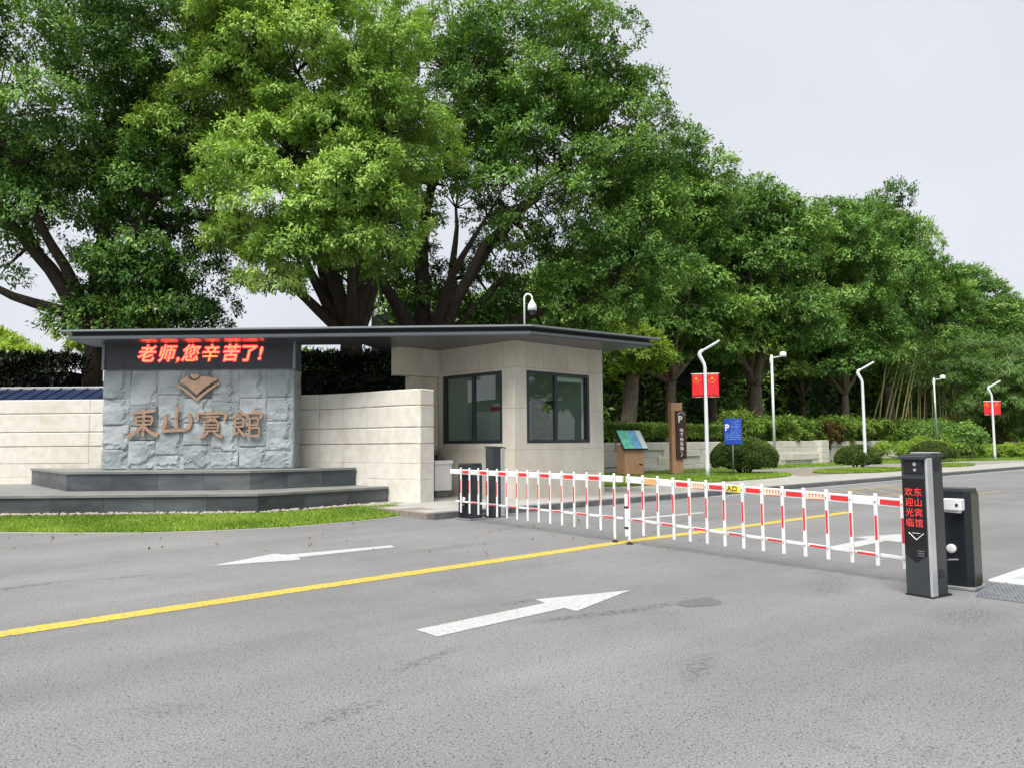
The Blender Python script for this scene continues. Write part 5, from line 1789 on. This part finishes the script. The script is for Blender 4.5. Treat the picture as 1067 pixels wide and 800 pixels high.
# dark undergrowth behind the trunks, one mass
ug = clump_hedge("undergrowth", "dense dark undergrowth filling the wood behind the trunks", q2(20, 33), q2(150, 36), 1.28, 7.5, 3.0, 62000, 'leaf_row', .48, lump=1.6, stems=False, cat='undergrowth', zlow=0)
ug2 = clump_hedge("undergrowth", "dark thicket behind the gatehouse and the clipped hedge", q2(8, 31), q2(30, 31), .0, 5.0, 2.0, 28000, 'leaf_row', .30, lump=1.0, stems=False, cat='undergrowth', zlow=0)

# bamboo clumps: culms one by one
for ci, (px, n, k, lean, lab) in enumerate(((925, 27.2, 7, .9, "leaning yellow bamboo clump left of the thin camera pole"), (958, 27.6, 6, .1, "upright bamboo clump behind the thin camera pole"), (988, 27.2, 6, -.1, "upright bamboo clump left of the farthest flags"))):
    b0 = rowp(px, n)
    root = empty("bamboo_clump", b0, 0, lab, "bamboo", "bamboo clumps at the wood edge")
    tips = []
    for i in range(k):
        x = (i - k / 2) * .42 + random.uniform(-.15, .15); y = random.uniform(-.5, .5)
        h = random.uniform(6.0, 8.5); lx = lean * random.uniform(1.2, 2.4) + random.uniform(-.3, .3)
        m = MB()
        pts = [(x + lx * (t ** 1.3), y - .3 * t, h * t - .1 * (t == 0)) for t in np.linspace(0, 1, 9)]
        m.tube(pts, [.075 - .045 * t for t in np.linspace(0, 1, 9)], 7); m.build("culm", M['bamboo'], root, True)
        tips += [(np.array(pts[j]) + RNG.normal(size=3) * .35) for j in (6, 7, 8, 8)]
    T = np.array(tips); idx = RNG.integers(0, len(T), 3500)
    leaf_object("foliage", T[idx] + RNG.normal(size=(3500, 3)) * np.array([.5, .5, .45]), unit(3500), .28, M['leaf_willow'], RNG.uniform(0, 1, 3500), root, width=.18, droop=.9)

# low shrubs on the far verge
for (s, n, r, h, lf, lab) in ((54.5, 22.0, 2.6, 1.3, 'leaf_lime', "yellow green mounded shrub beyond the round bush"), (60.0, 21.5, 2.2, 1.5, 'leaf_hedge', "mid green shrub behind the far sapling"),
                              (64.5, 19.6, 2.6, .9, 'leaf_lime', "low yellow green shrub at the foot of the far lamp"), (70.0, 18.6, 2.6, 1.0, 'leaf_hedge', "low green shrub at the right edge of the far verge"),
                              (62.5, 23.5, 2.8, 2.8, 'leaf_row', "tall rounded green shrub behind the far sapling"), (69.5, 24.0, 3.2, 3.0, 'leaf_rust', "tall shrub with reddish leaves behind the farthest lamp"), (77, 21.5, 3.6, 2.4, 'leaf_row', "rounded green shrub at the far right edge")):
    root = empty("shrub", sn(s, n, .13), 0, lab, "shrub", "shrubs on the far verge")
    P, O, R = puffs_of([((0, 0, h * .42), (r, r * .8, h * .55))], 34, max(.35, h * .26), (.6, 1.0), -.3)
    P[:, 2] = np.maximum(P[:, 2], .15)
    c, o, t = crown_leaves(P, O, R, 9000)
    leaf_object("foliage", c, o, .17, M[lf], t, root)
    for p in P[:10]:
        m = MB(); limb(m, (0, 0, -.05), p, .04, .012, .1, 5, 4); m.build("stem", M['bark'], root)
tree("sapling", "thin forked sapling on the far verge left of the farthest lamp", tuple(sn(54.2, 18.2, .13)), tuple(sn(54.2, 18.2, 1.0)), .06,
     [(tuple(sn(54.2, 18.2, 1.75)), (.75, .7, .55))], 'leaf_row', 12, 2600, .17, .4, n_main=3, bark='bark_pale')

# a few fallen leaves on the asphalt and the lawn
nl = 150
fx = RNG.uniform(-9, 3, nl); fy = 13.6 + RNG.normal(size=nl) * 2.2
keep = (fy > 10.0) & (fy < 15.2)
fx, fy = fx[keep], fy[keep]; nl = len(fx)
fz = np.where((fx < -2.6) & (fy > 13.5), .09, .010)
dr_ = unit(nl); dr_[:, 2] = .1
lf = leaf_object("fallen_leaves", np.stack([fx, fy, fz], 1), dr_, .07, M['leaf_rust'], RNG.uniform(.3, 1, nl), droop=0.0, up=3.0, width=.5)
tag(lf, "scattered dry leaves on the asphalt and the grass strip", "leaves", kind="stuff")
